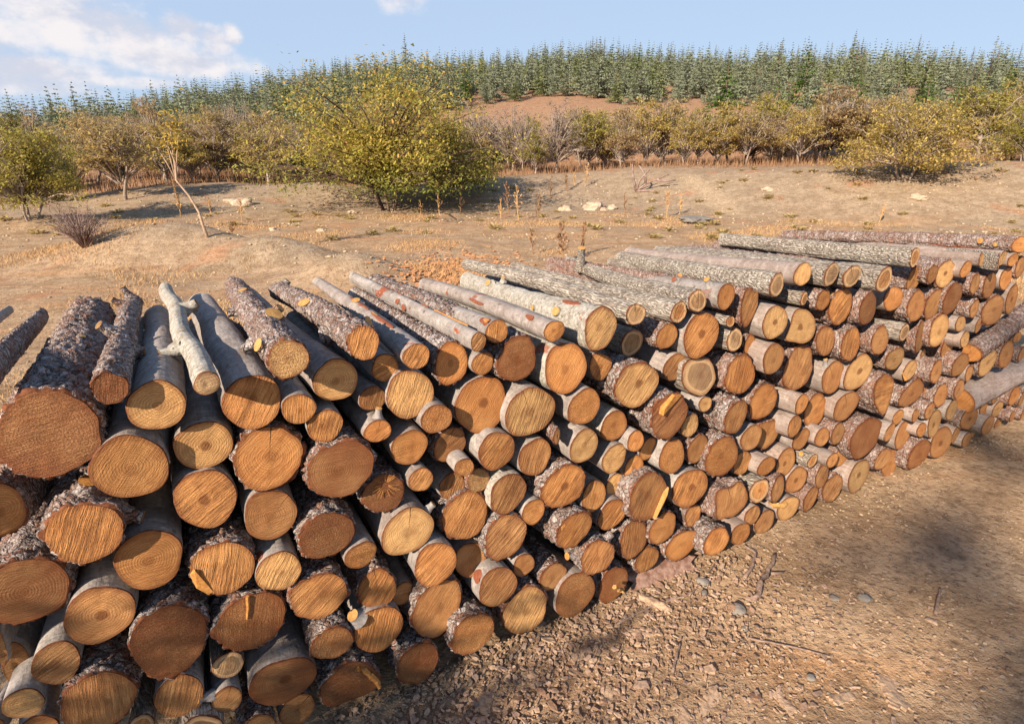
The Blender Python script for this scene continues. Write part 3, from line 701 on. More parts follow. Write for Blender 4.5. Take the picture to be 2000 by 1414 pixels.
POLYS = {18: [(-.0476,.0648),(-.0179,.0663),(.0563,.0239),(.0539,-.0152),(.0254,-.0543),(-.0052,-.0596),(-.0372,-.0337),(-.0587,.0135)],
28: [(-.0519,.0921),(-.0053,.0894),(.0456,.0699),(.055,.0073),(.0344,-.0429),(-.0007,-.0889),(-.0403,-.0569),(-.0618,.0121)],
31: [(-.0365,.0894),(.0362,.0728),(.0953,.0266),(.1155,-.0339),(.0929,-.0836),(.0327,-.0945),(-.0346,-.072),(-.0888,-.0662),(-.0924,-.0347),(-.0625,.012),(-.0598,.0622)],
38: [(-.1031,.0862),(-.0566,.0994),(.0461,.0773),(.0834,.0442),(.0933,.003),(.1166,-.0313),(.0805,-.0595),(.0527,-.0892),(.0214,-.0954),(-.053,-.0603),(-.0876,-.0313),(-.1126,-.0023),(-.1152,.0412)],
39: [(-.0767,.092),(-.0252,.1026),(.0294,.091),(.0882,.0538),(.1146,.008),(.0977,-.0349),(.0624,-.0742),(.0148,-.099),(-.0293,-.0955),(-.0802,-.0625),(-.1148,-.0193),(-.1162,.0339)],
46: [(.0643,.0726),(.0854,.0083),(.0584,-.0453),(-.0058,-.0834),(-.0694,-.043),(-.091,.0446),(-.0565,.0828)],
54: [(-.0384,.1432),(.0888,.0729),(.0952,.0015),(.0844,-.0804),(.0638,-.1514),(-.0223,-.0961),(-.1031,-.0212),(-.1487,.069),(-.1381,.122)],
55: [(.0678,.0857),(.1358,.0399),(.1527,-.0332),(.0887,-.0763),(-.0188,-.0939),(-.1213,-.0594),(-.1323,-.0162),(-.0712,.0391),(-.007,.074)],
60: [(-.0384,.0823),(.0229,.071),(.0725,.0228),(.0789,-.0339),(.0494,-.0797),(-.0014,-.0796),(-.0554,-.0346),(-.0836,.0243),(-.0732,.0604)],
110: [(.0274,.0771),(.1106,.0513),(.1594,-.0107),(.1667,-.0563),(.1081,-.0948),(.0374,-.094),(-.0869,-.0506),(-.1502,-.0028),(-.1344,.0473),(-.0802,.0735)],
159: [(-.1045,.1022),(-.0138,.0693),(.0386,.1002),(.0824,.064),(.1263,-.0148),(.1177,-.0605),(.0647,-.08),(.023,-.0966),(-.0457,-.0798),(-.0806,-.086),(-.112,-.0459),(-.1108,.0122),(-.1286,.0582)],
212: [(-.0722,.0374),(-.0499,.0509),(-.022,.0664),(.0147,.0706),(.0472,.0599),(.0698,.0319),(.0761,-.0094),(.0657,-.0436),(.0394,-.0636),(.0002,-.073),(-.0305,-.0661),(-.058,-.0435),(-.0703,-.0109)],
214: [(-.0383,.0932),(.0072,.0847),(.0499,.0664),(.0638,.0288),(.0766,.006),(.0655,-.036),(.0396,-.0693),(-.0024,-.0852),(-.0428,-.0707),(-.0709,-.0382),(-.0756,.0004),(-.0679,.0451),(-.0554,.0735)],
216: [(.0019,.0861),(.0298,.0852),(.0688,.0582),(.0895,.0166),(.085,-.0278),(.0681,-.0639),(.0511,-.0687),(.0247,-.0891),(-.0189,-.0902),(-.0544,-.0635),(-.0759,-.0243),(-.0861,.0133),(-.0817,.0482),(-.0603,.0727),(-.0263,.0818)],
236: [(-.0212,.1194),(.033,.106),(.0744,.0557),(.1045,-.0097),(.1057,-.0458),(.0644,-.069),(-.0053,-.0704),(-.088,-.0754),(-.1084,-.0264),(-.1079,.0461),(-.0766,.0722)]}
LABELS = [
"huge dark-faced log with scaly bark, thickest of the pile",
"crooked bark-stubbed log lying on the huge dark-faced log",
"smooth grey log with a bright orange-yellow end",
"pale lichen-speckled crooked log lying across the top",
"thick smooth grey log with a coarse-sawn end",
"scaly log with yellow knots and a bright orange end",
"scaly log with a long cut branch pointing at its neighbour",
"smooth log half shaded under the scaly knotted log",
"slim log peeled red along its top",
"small amber log above and short of the large golden log with a stepped shadow",
"log with a triangular shadow patch and flaky bark",
"slim pale log reaching far back with a small brown end",
"pale log peeled red beside its cut end",
"small amber log directly above the large log with a star-shaped patch of sunlight",
"smooth whitish log with red scars",
"thick pale log with yellow cut knots along its bark",
"log with a dark resin-crusted granular end",
"big amber log directly below the smooth whitish log with red scars",
"half-round log with a flat slanting top",
"small greyish log directly above the large pale-faced log with a rusty round heart",
"thin furrowed log with a pale ringed end and one crack",
"furrowed log with a streaked brown end",
"furrowed log with a grey-brown ringed end",
"smooth blue-grey log with two cut knots near its end",
"small log with shaggy splinters at its upper rim",
"large round log with a notched rim and dark heart",
"lichen-crusted furrowed log with a thick pale ring",
"smooth lilac-grey log with a clean pale end",
"obliquely split log with a dark lower half",
"stubby twig-thin log poking out",
"broad grey-barked log jutting out with a dot-like heart",
"teardrop-shaped pale log with a pointed lower corner",
"small furrowed log with a ragged spiky rim",
"small amber log directly below the obliquely split log with a dark lower half",
"grey-barked log jutting out with a smooth tan end",
"large dark brown log with a striped end",
"coarse orange log with a bite out of its rim",
"medium brown log above and short of the wavy-edged tan log with a thick pale ring",
"wavy-edged tan log with a thick pale ring",
"large pale-faced log with a rusty round heart",
"thick-barked log with a rough brown end and yellow split bark",
"tiny pale yellow log directly below the wavy-edged tan log with a thick pale ring",
"saw-streaked log above and beyond the log with a white rim and wavy sawn end",
"log with broad pink-grey bark flank and streaked brown end",
"round bright orange log with star-shaped cracks",
"medium brown log on the near side of the wedge-shaped log with a sunlit top edge",
"wedge-shaped log with a sunlit top edge",
"small clean grey-barked log throwing a shadow on the cracked orange one",
"cracked orange log half hidden in the small log's shadow",
"small amber log on the far side of the wedge-shaped log with a sunlit top edge",
"medium brown log above and beyond the tan log with a bullseye heart",
"log with a brown stained patch beside a tiny yellow stub",
"pale round log with a big blotchy heart",
"big brown log directly below the pale round log with a big blotchy heart",
"shield-shaped log tapering to a point below",
"slanting squashed log with a glittering brown end",
"small rough log with chewed-up yellow end",
"small pale log with an orange sliver hanging from it",
"medium brown log directly below the tall narrow log edge turned sideways",
"log with broad white-flecked flank and long streaked end",
"big brown log below and beyond the teardrop-shaped pale log with a pointed lower corner",
"log with broad pink ridged bark flank",
"dark furrowed short log with a small ringed end",
"tall narrow log edge turned sideways",
"furrowed log with a round pale-ringed end beside its twin",
"furrowed log with cross-cracked ringed end",
"furrowed log with a long bark flank ending edge-on",
"long lichen-grey furrowed log lying topmost of the row",
"small pink-barked log with a round orange end",
"short grey stub of a log seen nearly edge-on",
"large streaked log with a thin chewed lower edge",
"dark speckled log with pink ridged flank",
"log with a dark crack at its heart",
"big brown log directly above the tall narrow log edge turned sideways",
"medium brown log directly below the long lichen-grey furrowed log lying topmost of the row",
"grainy log on the near side of the clean honey-coloured log with a rusty top rim",
"clean honey-coloured log with a rusty top rim",
"smooth grey log near the top with a small orange end",
"big brown log directly above the egg-shaped light log with white-flecked flank",
"large dark log with a smooth chestnut end",
"medium brown log above and beyond the large dark log with a smooth chestnut end",
"log with a diagonal shadow over its top corner",
"long grey log on the top with a sliver-thin yellow end",
"furrowed yellow-grey log with its end turned away",
"pale log squeezed behind the furrowed yellow-grey one",
"plain log on the far side of the pale log squeezed behind the furrowed yellow-grey one",
"thick pinkish log lying crosswise on top with a resinous scar",
"medium brown log below and beyond the pale log squeezed behind the furrowed yellow-grey one",
"medium amber log directly below the pale log squeezed behind the furrowed yellow-grey one",
"big amber log below and beyond the log with a diagonal shadow over its top corner",
"very big brown log directly below the log with a diagonal shadow over its top corner",
"small brown log below and beyond the large dark log with a smooth chestnut end",
"small honey-yellow round log in a dark gap",
"small brown log directly above the pale round log split by one straight seam",
"egg-shaped light log with white-flecked flank",
"big brown log below and beyond the egg-shaped light log with white-flecked flank",
"small pale yellow log directly below the small honey-yellow round log in a dark gap",
"pale round log split by one straight seam",
"big brown log above and beyond the pale round log split by one straight seam",
"small brown log directly above the oval orange log with a long grey flank",
"ringed log on the far side of the pale round log split by one straight seam",
"glittering log with light chips on its end",
"medium brown log above and beyond the slanting squashed log with a glittering brown end",
"plain log on the near side of the glittering log with light chips on its end",
"small brown log below and beyond the glittering log with light chips on its end",
"big brown log directly above the tall oval pale log with a rusty heart stripe",
"medium brown log directly below the glittering log with light chips on its end",
"big pale yellow log above and short of the broad six-sided deep orange log",
"log with a bright white bark flank",
"tall oval pale log with a rusty heart stripe",
"broad six-sided deep orange log",
"medium brown log above and beyond the broad six-sided deep orange log",
"small brown log directly below the pale round log split by one straight seam",
"ringed log below and short of the oval orange log with a long grey flank",
"oval orange log with a long grey flank",
"plain log on the far side of the oval orange log with a long grey flank",
"medium brown log on the far side of the broad six-sided deep orange log",
"plain log on the far side of the slanting squashed log with a glittering brown end",
"small brown log directly below the oval orange log with a long grey flank",
"small brown log below and beyond the oval orange log with a long grey flank",
"medium brown log directly below the broad six-sided deep orange log",
"medium brown log below and short of the broad six-sided deep orange log",
"very big brown log directly below the tall oval pale log with a rusty heart stripe",
"small brown log below and beyond the slanting squashed log with a glittering brown end",
"small amber log directly above the log with a bright white bark flank",
"slim peeled log poking out with a split end",
"small amber log directly above the shaded brown log behind a slim pale one",
"plain log below and short of the tall oval pale log with a rusty heart stripe",
"ringed log on the near side of the shaded brown log behind a slim pale one",
"shaded brown log behind a slim pale one",
"dark resting log lowest at the bare earth with grey flank",
"very large dark chestnut log with coarse striped bark",
"medium brown log directly above the small pale-ended log in front of an orange one",
"ringed log above and short of the small pale-ended log in front of an orange one",
"small pale-ended log in front of an orange one",
"plain log below and short of the very large dark chestnut log with coarse striped bark",
"big brown log below and beyond the very large dark chestnut log with coarse striped bark",
"big brown log below and short of the shaded brown log behind a slim pale one",
"round tan log at the ground with a dark vertical crack",
"big brown log directly below the small pale-ended log in front of an orange one",
"medium brown log directly below the knobbly little log with orange branch scars",
"medium brown log below and beyond the knobbly little log with orange branch scars",
"big brown log below and beyond the tan log with a bullseye heart",
"tan log with a bullseye heart",
"knobbly little log with orange branch scars",
"small amber log on the near side of the tan log with a bullseye heart",
"medium brown log directly below the tan log with a bullseye heart",
"tan log at the ground with a yellow torn strip",
"medium brown log below and beyond the heart-shaped log with thick peeling bark",
"small brown log below and beyond the smooth orange log with a small dark heart",
"medium amber log directly below the heart-shaped log with thick peeling bark",
"log jutting far out at the ground with pale bark",
"log half covered by a loose slab of bark",
"medium amber log below and beyond the big log with pale peeling rim and vertical streaks",
"big log with pale peeling rim and vertical streaks",
"round amber log under the yellow-split one",
"large log with a yellow split wedge",
"smooth orange log with a small dark heart",
"medium brown log directly below the smooth orange log with a small dark heart",
"heart-shaped log with thick peeling bark",
"medium amber log on the far side of the heart-shaped log with thick peeling bark",
"medium amber log directly above the heart-shaped log with thick peeling bark",
"big oval log with a plain orange end and white bark flank",
"medium brown log directly above the smooth orange log with a small dark heart",
"log with a white rim and wavy sawn end",
"little grey-barked log casting a crescent shadow",
"small amber log below and beyond the little grey-barked log casting a crescent shadow",
"small amber log above and short of the large log with a yellow split wedge",
"medium amber log above and short of the little grey-barked log casting a crescent shadow",
"medium pale yellow log directly above the small bright log cut by dark leaf-like shadows",
"small bright log cut by dark leaf-like shadows",
"medium amber log below and short of the small bright log cut by dark leaf-like shadows",
"saw-streaked log above and short of the big log with pale peeling rim and vertical streaks",
"medium amber log directly below the half-round log with a flat slanting top",
"large round golden log with vertical saw lines",
"large log with a star-shaped patch of sunlight",
"clean golden log with a white bark rim",
"saw-streaked log above and short of the thick-barked log with an amber end and ragged rim",
"pale log jutting out with one crack to its rim",
"short stub log with its end turned sideways",
"thick-barked log with an amber end and ragged rim",
"log crossed by a thin twig shadow",
"small amber log below and beyond the log crossed by a thin twig shadow",
"broad amber log with torn yellow bark on its shoulder",
"reddish-brown log with white bark rim",
"small brown log below and beyond the reddish-brown log with white bark rim",
"log with two small cut stubs on its bark",
"medium brown log above and short of the plain brown grainy log resting on the ground",
"plain brown grainy log resting on the ground",
"dark log with a yellow splinter stuck across it",
"log with a scrap of orange inner bark on its flank",
"honey-coloured log at the ground raked with diagonal cuts",
"big log half in round shade",
"plain log on the far side of the clean oval log ruled with diagonal saw lines",
"round log split by one long diagonal crack",
"clean oval log ruled with diagonal saw lines",
"small log with a slice off its lower edge",
"log with a frayed burst of splinters",
"small amber log on the far side of the log with a frayed burst of splinters",
"small brown log above and short of the big log half in round shade",
"bright little log with tiny spikes round its rim",
"grainy log above and short of the bright little log with tiny spikes round its rim",
"medium brown log below and short of the large log with a star-shaped patch of sunlight",
"tan log with clear rings and a tiny pale tip",
"small amber log below and beyond the large golden log with a stepped shadow",
"small amber log above and beyond the large resin-speckled log with ringed centre",
"small brown log on the near side of the large golden log with a stepped shadow",
"large golden log with a stepped shadow",
"large resin-speckled log with ringed centre",
"small amber log directly above the large resin-speckled log with ringed centre",
"saw-streaked log on the far side of the thick smooth grey log with a coarse-sawn end",
"very large orange log with radiating marks",
"pale log pointed like a lemon at one end",
"big log with slanting saw lines and a faint heart",
"plain tan log with a dented shoulder",
"speckled log with white cracked bark and a curved crack",
"log with a glowing orange wedge at its edge",
"clean oval log below the dented one",
"glossy amber log with slanting streaks",
"dark log with one bright vertical splinter",
"log with a white bark collar and glittering end",
"large shaded log with a leathery bark collar",
"small greyish log below and short of the dark log with one bright vertical splinter",
"plain log on the far side of the shaded brown log beside a tiny yellow stub",
"shaded brown log beside a tiny yellow stub",
"large burl-sided dark log with a bulging knot scar",
"smooth log with a round dark heart and grey rim",
"medium brown log above and short of the large log with ragged bark and curved grain",
"plain log on the near side of the large log with ragged bark and curved grain",
"large log with ragged bark and curved grain",
"small brown log below and short of the large log with ragged bark and curved grain",
"tiny brown log directly below the huge flat-oval dark log with pale bark shelf above",
"small brown log below and beyond the large log with ragged bark and curved grain",
"pale-ringed furrowed log peeping up at the bottom edge",
"medium brown log below and short of the small shaded log with faint cracks",
"small shaded log with faint cracks",
"broad dark log with a torn orange strip, lowest near the earth",
"dark log resting on the wood chips",
"log with striped white bark and an even orange end",
"tall shaded log lit along one edge",
"golden log with a square yellow stub at its shoulder",
"half-shaded log with coarse streaks",
"small brown log on the far side of the half-shaded log with coarse streaks",
"huge flat-oval dark log with pale bark shelf above",
"log with white flaking bark and coarse streaks",
"oval ringed log with a wedge-shaped check",
"wide brown log with a curved saw ridge",
"half-shaded log with a glowing lower rim",
"slim dark log beyond the huge dark-faced one, only its tapering back showing",
"smooth grey log whose rounded back end peeps in beside the slim dark one",
"grey log sunk deep in the dark gap behind the small pale end low down",
"plain log below and short of the huge flat-oval dark log with pale bark shelf above",
"tiny dark log directly below the half-shaded log with a glowing lower rim",
"small brown log below and short of the log with white flaking bark and coarse streaks",
]
STUBS = [(1,1.6,116,.012,.05,"b"), (1,1.398,150,.012,.05,"b"), (1,.604,123,.014,.05,"b"), (1,.459,-17,.018,.02,"b"), (0,.602,65,.011,.008,"y"), (3,.987,15,.018,.045,"b"), (3,.97,19,.018,.06,"b"), (3,.417,-175,.016,.06,"b"), (5,.335,-162,.014,.045,"y"), (5,.071,150,.02,.02,"y"), (5,.375,71,.026,.008,"y"), (5,.932,-165,.016,.035,"y"), (5,.534,36,.016,.03,"y"), (5,.955,103,.018,.006,"y"), (6,.359,-136,.024,.15,"y"), (6,.656,131,.022,.008,"y"), (6,1.475,56,.018,.02,"y"), (8,.713,96,.018,.008,"y"), (12,.822,151,.016,.02,"y"), (12,.662,139,.016,.02,"y"), (11,.628,172,.014,.004,"r"), (11,.715,161,.012,.004,"r"), (14,1.541,-161,.016,.03,"y"), (15,1.049,142,.017,.012,"y"), (15,.939,104,.011,.015,"y"), (15,.438,164,.011,.012,"y"), (15,.226,154,.018,.012,"y"), (23,.089,131,.012,.035,"o"), (22,1.264,-165,.022,.13,"y"), (26,1.129,-120,.016,.02,"b"), (26,.709,-157,.016,.015,"y"), (23,.374,135,.012,.004,"r"), (86,.15,162,.018,.02,"o"), (186,.05,172,.015,.05,"o"), (186,.03,42,.016,.04,"o"), (51,.02,126,.01,.05,"y"), (244,.082,79,.022,.03,"o"), (244,.091,-12,.018,.05,"b"), (240,.02,132,.022,.03,"y"), (223,.02,151,.012,.05,"o"), (144,.046,132,.012,.01,"o"), (194,.024,27,.012,.035,"y"), (205,.025,73,.01,.03,"y"), (150,.226,-130,.013,.02,"o"), (86,.071,179,.014,.006,"y"), (70,.02,136,.012,.006,"b")]
UP = Vector((0, 0, 1)); BEND = {}
def ring_outline(a, b, poly, rnd, nseg, rough):
    """outline of a cut end: an ellipse or a traced shape, a little uneven"""
    pts = []
    if poly:
        P = [Vector((p[0], p[1])) for p in poly]
        if sum(P[i].x*P[(i+1) % len(P)].y-P[(i+1) % len(P)].x*P[i].y for i in range(len(P))) < 0: P.reverse()
        c = sum(P, Vector((0, 0)))/len(P)
        for k in range(nseg):
            t = 2*math.pi*k/nseg; d = Vector((math.cos(t), math.sin(t))); best = None
            for i in range(len(P)):
                p, q = P[i]-c, P[(i+1) % len(P)]-c; e = q-p; den = d.x*e.y-d.y*e.x
                if abs(den) < 1e-9: continue
                u_ = (p.x*e.y-p.y*e.x)/den; w = (p.x*d.y-p.y*d.x)/den
                if u_ > 0 and -1e-6 <= w <= 1+1e-6: best = u_ if best is None else max(best, u_)
            pts.append(c+d*(best or a))
        sm = []
        for it in range(4):
            sm = [pts[k]*.5+(pts[k-1]+pts[(k+1) % nseg])*.25 for k in range(nseg)]; pts = sm
        return sm
    p1, p2, p3 = (rnd.uniform(0, 6.28) for _ in range(3)); sq = rnd.uniform(-.02, .02)
    for k in range(nseg):
        t = 2*math.pi*k/nseg
        q = 1+.034*math.sin(2*t+p1)+.030*math.sin(3*t+p2)+.016*math.sin(5*t+p3)+rough*.05*noise.noise(Vector((3*math.cos(t)+p1*9, 3*math.sin(t), p2)))
        pts.append(Vector((a*q*math.cos(t), b*q*math.sin(t))))
    return pts

def build_log(idx, pos, fu, fn, ax, L, taper, a, b, kind, face, poly, label, rnd, fine=False, group='logs stacked in the pile'):
    mw = Matrix((( fu.x, UP.x, fn.x, pos.x), (fu.y, UP.y, fn.y, pos.y), (fu.z, UP.z, fn.z, pos.z), (0, 0, 0, 1)))
    if abs(fn.z) > 1e-6:
        vy = fn.cross(fu); mw = Matrix(((fu.x, vy.x, fn.x, pos.x), (fu.y, vy.y, fn.y, pos.y), (fu.z, vy.z, fn.z, pos.z), (0, 0, 0, 1)))
    la = mw.to_3x3().inverted() @ ax                     # the axis in the log's own frame, running away from the cut end
    nseg = (96 if kind == 'W' else 72) if fine else (60 if kind == 'W' else 48); R = math.sqrt(a*b)
    out = ring_outline(a, b, poly, rnd, nseg, {'S': .25, 'W': 1.0, 'F': .8, 'L': .6}[kind])
    thick = {'S': .035, 'W': .055, 'F': .06, 'L': .05}[kind]
    amp = {'S': .0024, 'W': .0065, 'F': .0050, 'L': .0035}[kind]*min(1.3, max(.5, R/.07))
    if fine: st = .013 if kind == 'W' else .022; ts = [0, .006]+[.016+i*st for i in range(int((L-.03)/st))]+[L]
    elif kind == 'W': ts = [0, .005]+[.015+i*.012 for i in range(16)]+[.24, .30, .4, .6, .8, 1.0, 1.3, L]
    else: ts = [0, .006, .03, .06, .1, .15, .2, .27, .35, .45, .6, .8, 1.0, 1.3, L]
    ts = [t for t in ts if t < L-.01]+[L]
    sd = Vector((rnd.uniform(0, 50), rnd.uniform(0, 50), rnd.uniform(0, 50)))
    bend = 0 if idx in (248, 249) else rnd.uniform(.004, .02) if idx not in (1, 3, 24) else .013
    bp = rnd.uniform(0, 6.28); BEND[idx] = (bp, bend, L, taper)
    v = []; f = []; tx, ty = rnd.uniform(-.085, .085), rnd.uniform(-.085, .085)
    for k in range(nseg):                                  # inner edge of the bark, flush with the wood
        p = out[k]*(1-thick); v.append((p.x, p.y, p.x*tx+p.y*ty-.0008))
    for t in ts:
        sc = 1+(taper-1)*t/L
        w = math.sin(math.pi*t/L); off = Vector((math.cos(bp), math.sin(bp), 0))*bend*w*(1 if idx not in (1, 3) else math.sin(3.4*t/L*math.pi+.6))
        for k in range(nseg):
            p = out[k]*sc
            if kind == 'W':
                vv = Vector((p.x, p.y, t*1.35)); wv = vv*42+sd+Vector((noise.noise(vv*30+sd), noise.noise(vv*30-sd), noise.noise(vv*26+sd*2)))*.8
                dd, pp = noise.voronoi(wv)
                q = 1.5*min(1.0, (dd[1]-dd[0])/.22)-1.0+1.1*noise.cell(pp[0]*3.7)*.6+.35*noise.noise(vv*130)+.5*noise.noise(vv*9+sd)
            elif kind == 'F':
                q = 1.3*noise.noise(Vector((p.x*62, p.y*62, t*7))+sd)+.5*noise.noise(Vector((p.x*110, p.y*110, t*40))+sd)
            else:
                q = noise.noise(Vector((p.x*22, p.y*22, t*14))+sd)+.4*noise.noise(Vector((p.x*90, p.y*90, t*70))+sd)
            p = p*(1+amp*q/max(R, .02)*(.8 if t < .004 else 1))
            c = la*t
            zz = c.z
            if t < .1: zz += (p.x*tx+p.y*ty)*(1-t/.1)
            if t == 0: zz -= .003-.006*noise.noise(Vector((p.x*70, p.y*70, 3))+sd)*(1 if kind in 'WF' else .3)
            v.append((p.x+c.x+off.x, p.y+c.y+off.y, zz))
    rows = len(ts)+1
    for r in range(rows-1):
        for k in range(nseg):
            j = (k+1) % nseg; f.append((r*nseg+k, r*nseg+j, (r+1)*nseg+j, (r+1)*nseg+k)[::-1])
    f.append(tuple((rows-1)*nseg+k for k in reversed(range(nseg)))[::-1])
    log = mesh_obj("cut_log", v, f, BARK[kind]); log.matrix_world = mw
    log.data.materials.append(M_CAMB); log.data.polygons.foreach_set('material_index', [1]*nseg+[0]*(len(f)-nseg))
    tag(log, label, 'log', group)
    code = face; tn = TONES[code[0]]; j = rnd.uniform(.74, 1.20); w = rnd.uniform(-.05, .05)
    ang = ''.join(ch for ch in code[1:] if ch.isdigit()); flags = ''.join(ch for ch in code[1:] if ch.isalpha())
    # the sawn end
    ev = []; ef = []; rings = [.22, .45, .66, .84, .95, 1.0]
    hx, hy = rnd.uniform(-.12, .12)*a, rnd.uniform(-.12, .12)*b
    if poly: hx += sum(p.x for p in out)/nseg; hy += sum(p.y for p in out)/nseg
    ev.append((hx, hy, .001+hx*tx+hy*ty)); uvs = [(.5, .5)]
    dome = rnd.uniform(-.003, .004)
    for q in rings:
        for k in range(nseg):
            p = out[k]*(1-thick)*1.004; c = Vector((hx, hy))*(1-q)
            z = .001+dome*(1-q*q)+.0022*noise.noise(Vector((p.x*q*38, p.y*q*38, idx*3.3)))*(1 if q < .99 else .2)
            t = 2*math.pi*k/nseg
            X, Y = p.x*q+c.x, p.y*q+c.y; ev.append((X, Y, z+X*tx+Y*ty)); uvs.append((.5+.5*q*math.cos(t), .5+.5*q*math.sin(t)))
    for k in range(nseg): ef.append((0, 1+k, 1+(k+1) % nseg))
    for r in range(len(rings)-1):
        for k in range(nseg):
            jn = (k+1) % nseg; q0 = 1+r*nseg; ef.append((q0+k, q0+nseg+k, q0+nseg+jn, q0+jn))
    end = mesh_obj("cut_end", ev, ef, M_WOOD, log)
    uvl = end.data.uv_layers.new(name='disc')
    uvl.data.foreach_set('uv', [c for lp in end.data.loops for c in uvs[lp.vertex_index]])
    end.color = (tn[0]*j*(1+w), tn[1]*j, tn[2]*j*(1-w), 1)
    end['saw_angle'] = math.radians(-float(ang or 0)+rnd.uniform(-6, 6)) if ang else rnd.uniform(0, 3)
    end['saw'] = rnd.uniform(.75, 1.0) if 's' in flags else (.32 if 'r' not in flags and 'd' not in flags else .14)
    end['ring'] = rnd.uniform(.7, 1.0) if 'r' in flags else .25
    end['grain'] = rnd.uniform(.75, 1.0) if ('d' in flags or code[0] == 'd' and 'r' not in flags) else .18
    end['heart'] = 1.0 if 'h' in flags else rnd.choice((.1, .25, .45))
    end['crack'] = 1.0 if 'c' in flags else (.55 if rnd.random() < .12 else 0.0)
    end['pale_ring'] = .9 if kind == 'F' else 0.0
    log['scars'] = 1.0 if idx in (8, 11, 12, 14, 13) else (.5 if rnd.random() < .15 else 0.0)
    log['lichen'] = 1.0 if idx in (26, 67, 21, 22, 20) else rnd.uniform(0, .5)
    log['warm'] = rnd.uniform(.4, .9) if pos.x > 1.0 else rnd.uniform(.05, .4)
    return log, mw, la, out

PILE = {}
rnd = random.Random(11)
for i, (x, y, z, a, b, yaw, az, el, L, tp_, kind, face) in enumerate(LOGS):
    yr = math.radians(yaw); fu = U*math.cos(yr)+NRM*math.sin(yr); fn = fu.cross(UP)
    ax = Vector((math.cos(math.radians(az))*math.cos(math.radians(el)), math.sin(math.radians(az))*math.cos(math.radians(el)), math.sin(math.radians(el))))
    PILE[i] = build_log(i, Vector((x, y, z)), fu, fn, ax, L, tp_, a, b, kind, face, POLYS.get(i), LABELS[i], random.Random(100+i), fine=z > 1.20)
# two logs that slid down and lie slantwise along the far end of the pile
for n_, (p, e, r, lab) in enumerate(((Vector((2.854, 3.471, 0.729)), Vector((0.8409, 0.4699, 0.2685)), .062, "grey log lying aslant across the far end, upper of two"), (Vector((2.91, 3.526, 0.384)), Vector((0.8707, 0.4866, 0.0711)), .088, "thick grey log lying aslant along the far end, lower of two"))):
    fn = -e; fu = UP.cross(fn).normalized()
    PILE[500+n_] = build_log(500+n_, p, fu, fn, e, 1.75, .95, r, r, 'S' if n_ else 'W', 'o60', None, lab, random.Random(900+n_), fine=True, group='logs lying aslant at the far end')

def add_stub(i, t, th, r, ln, kind):
    log, mw, la, out = PILE[i]; th = math.radians(th)
    k = int(round(th/(2*math.pi)*len(out))) % len(out); p = out[k]; sc = 1.0
    base = la*t+Vector((p.x, p.y, 0))*.93; d = Vector((math.cos(th), math.sin(th), 0))
    rr = random.Random(i*77+int(t*100)); d = (d+Vector((rr.uniform(-.25, .25), rr.uniform(-.25, .25), rr.uniform(.0, .35)))).normalized(); ln = ln*.7 if ln < .1 else ln
    if ln > .1: d = (Vector((.75, .30, .55)) if i == 6 else Vector((-.15, .85, .25))).normalized()
    tip = base+d*(ln+.012)
    mb = MB(); n_ = 5
    pts = [base.lerp(tip, q/n_) for q in range(n_+1)]; rad = [r*(1.7-.7*min(1, q/3))*(1+.08*rr.uniform(-1, 1)) for q in range(n_+1)]
    mb.tube(pts, rad, 12, cap=False)
    stub = mb.build("branch_stub", log.data.materials[0], log)
    # slanting cut face
    nrm = (d+Vector((rr.uniform(-.3, .3), rr.uniform(-.3, .3), rr.uniform(-.1, .4)))).normalized(); a_ = d.orthogonal().normalized(); b_ = d.cross(a_)
    vs = [tuple(tip+d*.003)]; rl = rad[-1]*.99
    for q in range(16):
        ang = 2*math.pi*q/16; pp = a_*math.cos(ang)*rl+b_*math.sin(ang)*rl
        vs.append(tuple(tip+pp+d*(.001)))
    mesh_obj("stub_cut", vs, [(0, 1+q, 1+(q+1) % 16) for q in range(16)], {'y': M_STUB, 'o': M_STUBO, 'b': M_STUBB, 'r': M_STUBR}[kind], stub, smooth=False)
for s_ in STUBS: add_stub(*s_)

# torn bright splinters that still hang on their logs
def splinter(i, pts, w, mat, name="torn_splinter"):
    log, mw, la, out = PILE[i]; mb = MB()
    P = [Vector(p) for p in pts]
    for k in range(len(P)-1):
        d = (P[k+1]-P[k]); s = d.orthogonal().normalized()*w*(1-.4*k/len(P)); t_ = d.cross(s).normalized()*w*.3
        mb.tube([P[k], P[k].lerp(P[k+1], .5)+t_, P[k+1]], [w*.5, w*.45, w*.3], 5)
    mb.build(name, mat, log, smooth=False)
def wedge(i, poly, h, mat, name="split_wedge"):
    """a slab of split wood standing out of the cut end; poly in parts of the log's half widths"""
    log, mw, la, out = PILE[i]
    a = max(p.x for p in out); b = max(p.y for p in out)
    n_ = len(poly); v = [(p[0]*a, p[1]*b, .0) for p in poly]+[(p[0]*a*.97, p[1]*b*.97, h*p[2]) for p in poly]
    f = [tuple(range(n_, 2*n_))]+[(k, (k+1) % n_, n_+(k+1) % n_, n_+k) for k in range(n_)]
    mesh_obj(name, v, f, mat, log, smooth=False)
wedge(156, [(.28, -.92, .6), (.72, .02, .8), (.93, .18, .3), (.80, -.45, .2), (.50, -.85, .2)], .035, M_STUB)
wedge(40, [(-.55, .55, 1), (.05, .98, .6), (.5, .85, .3), (-.05, .50, .5), (-.6, .25, 1)], .024, M_STUBO)
splinter(189, [(-.045, .05, .06), (.012, -.005, .04), (.03, -.03, .035)], .022, M_STUB)
splinter(219, [(.0, .10, .006), (-.012, .02, .004)], .012, M_STUBO)
splinter(236, [(.02, .075, .012), (.06, .03, .02), (.085, -.03, .03)], .022, M_STUBO)
splinter(57, [(-.03, -.045, .0), (-.085, -.03, .03), (-.11, .01, .02)], .016, M_STUBO)
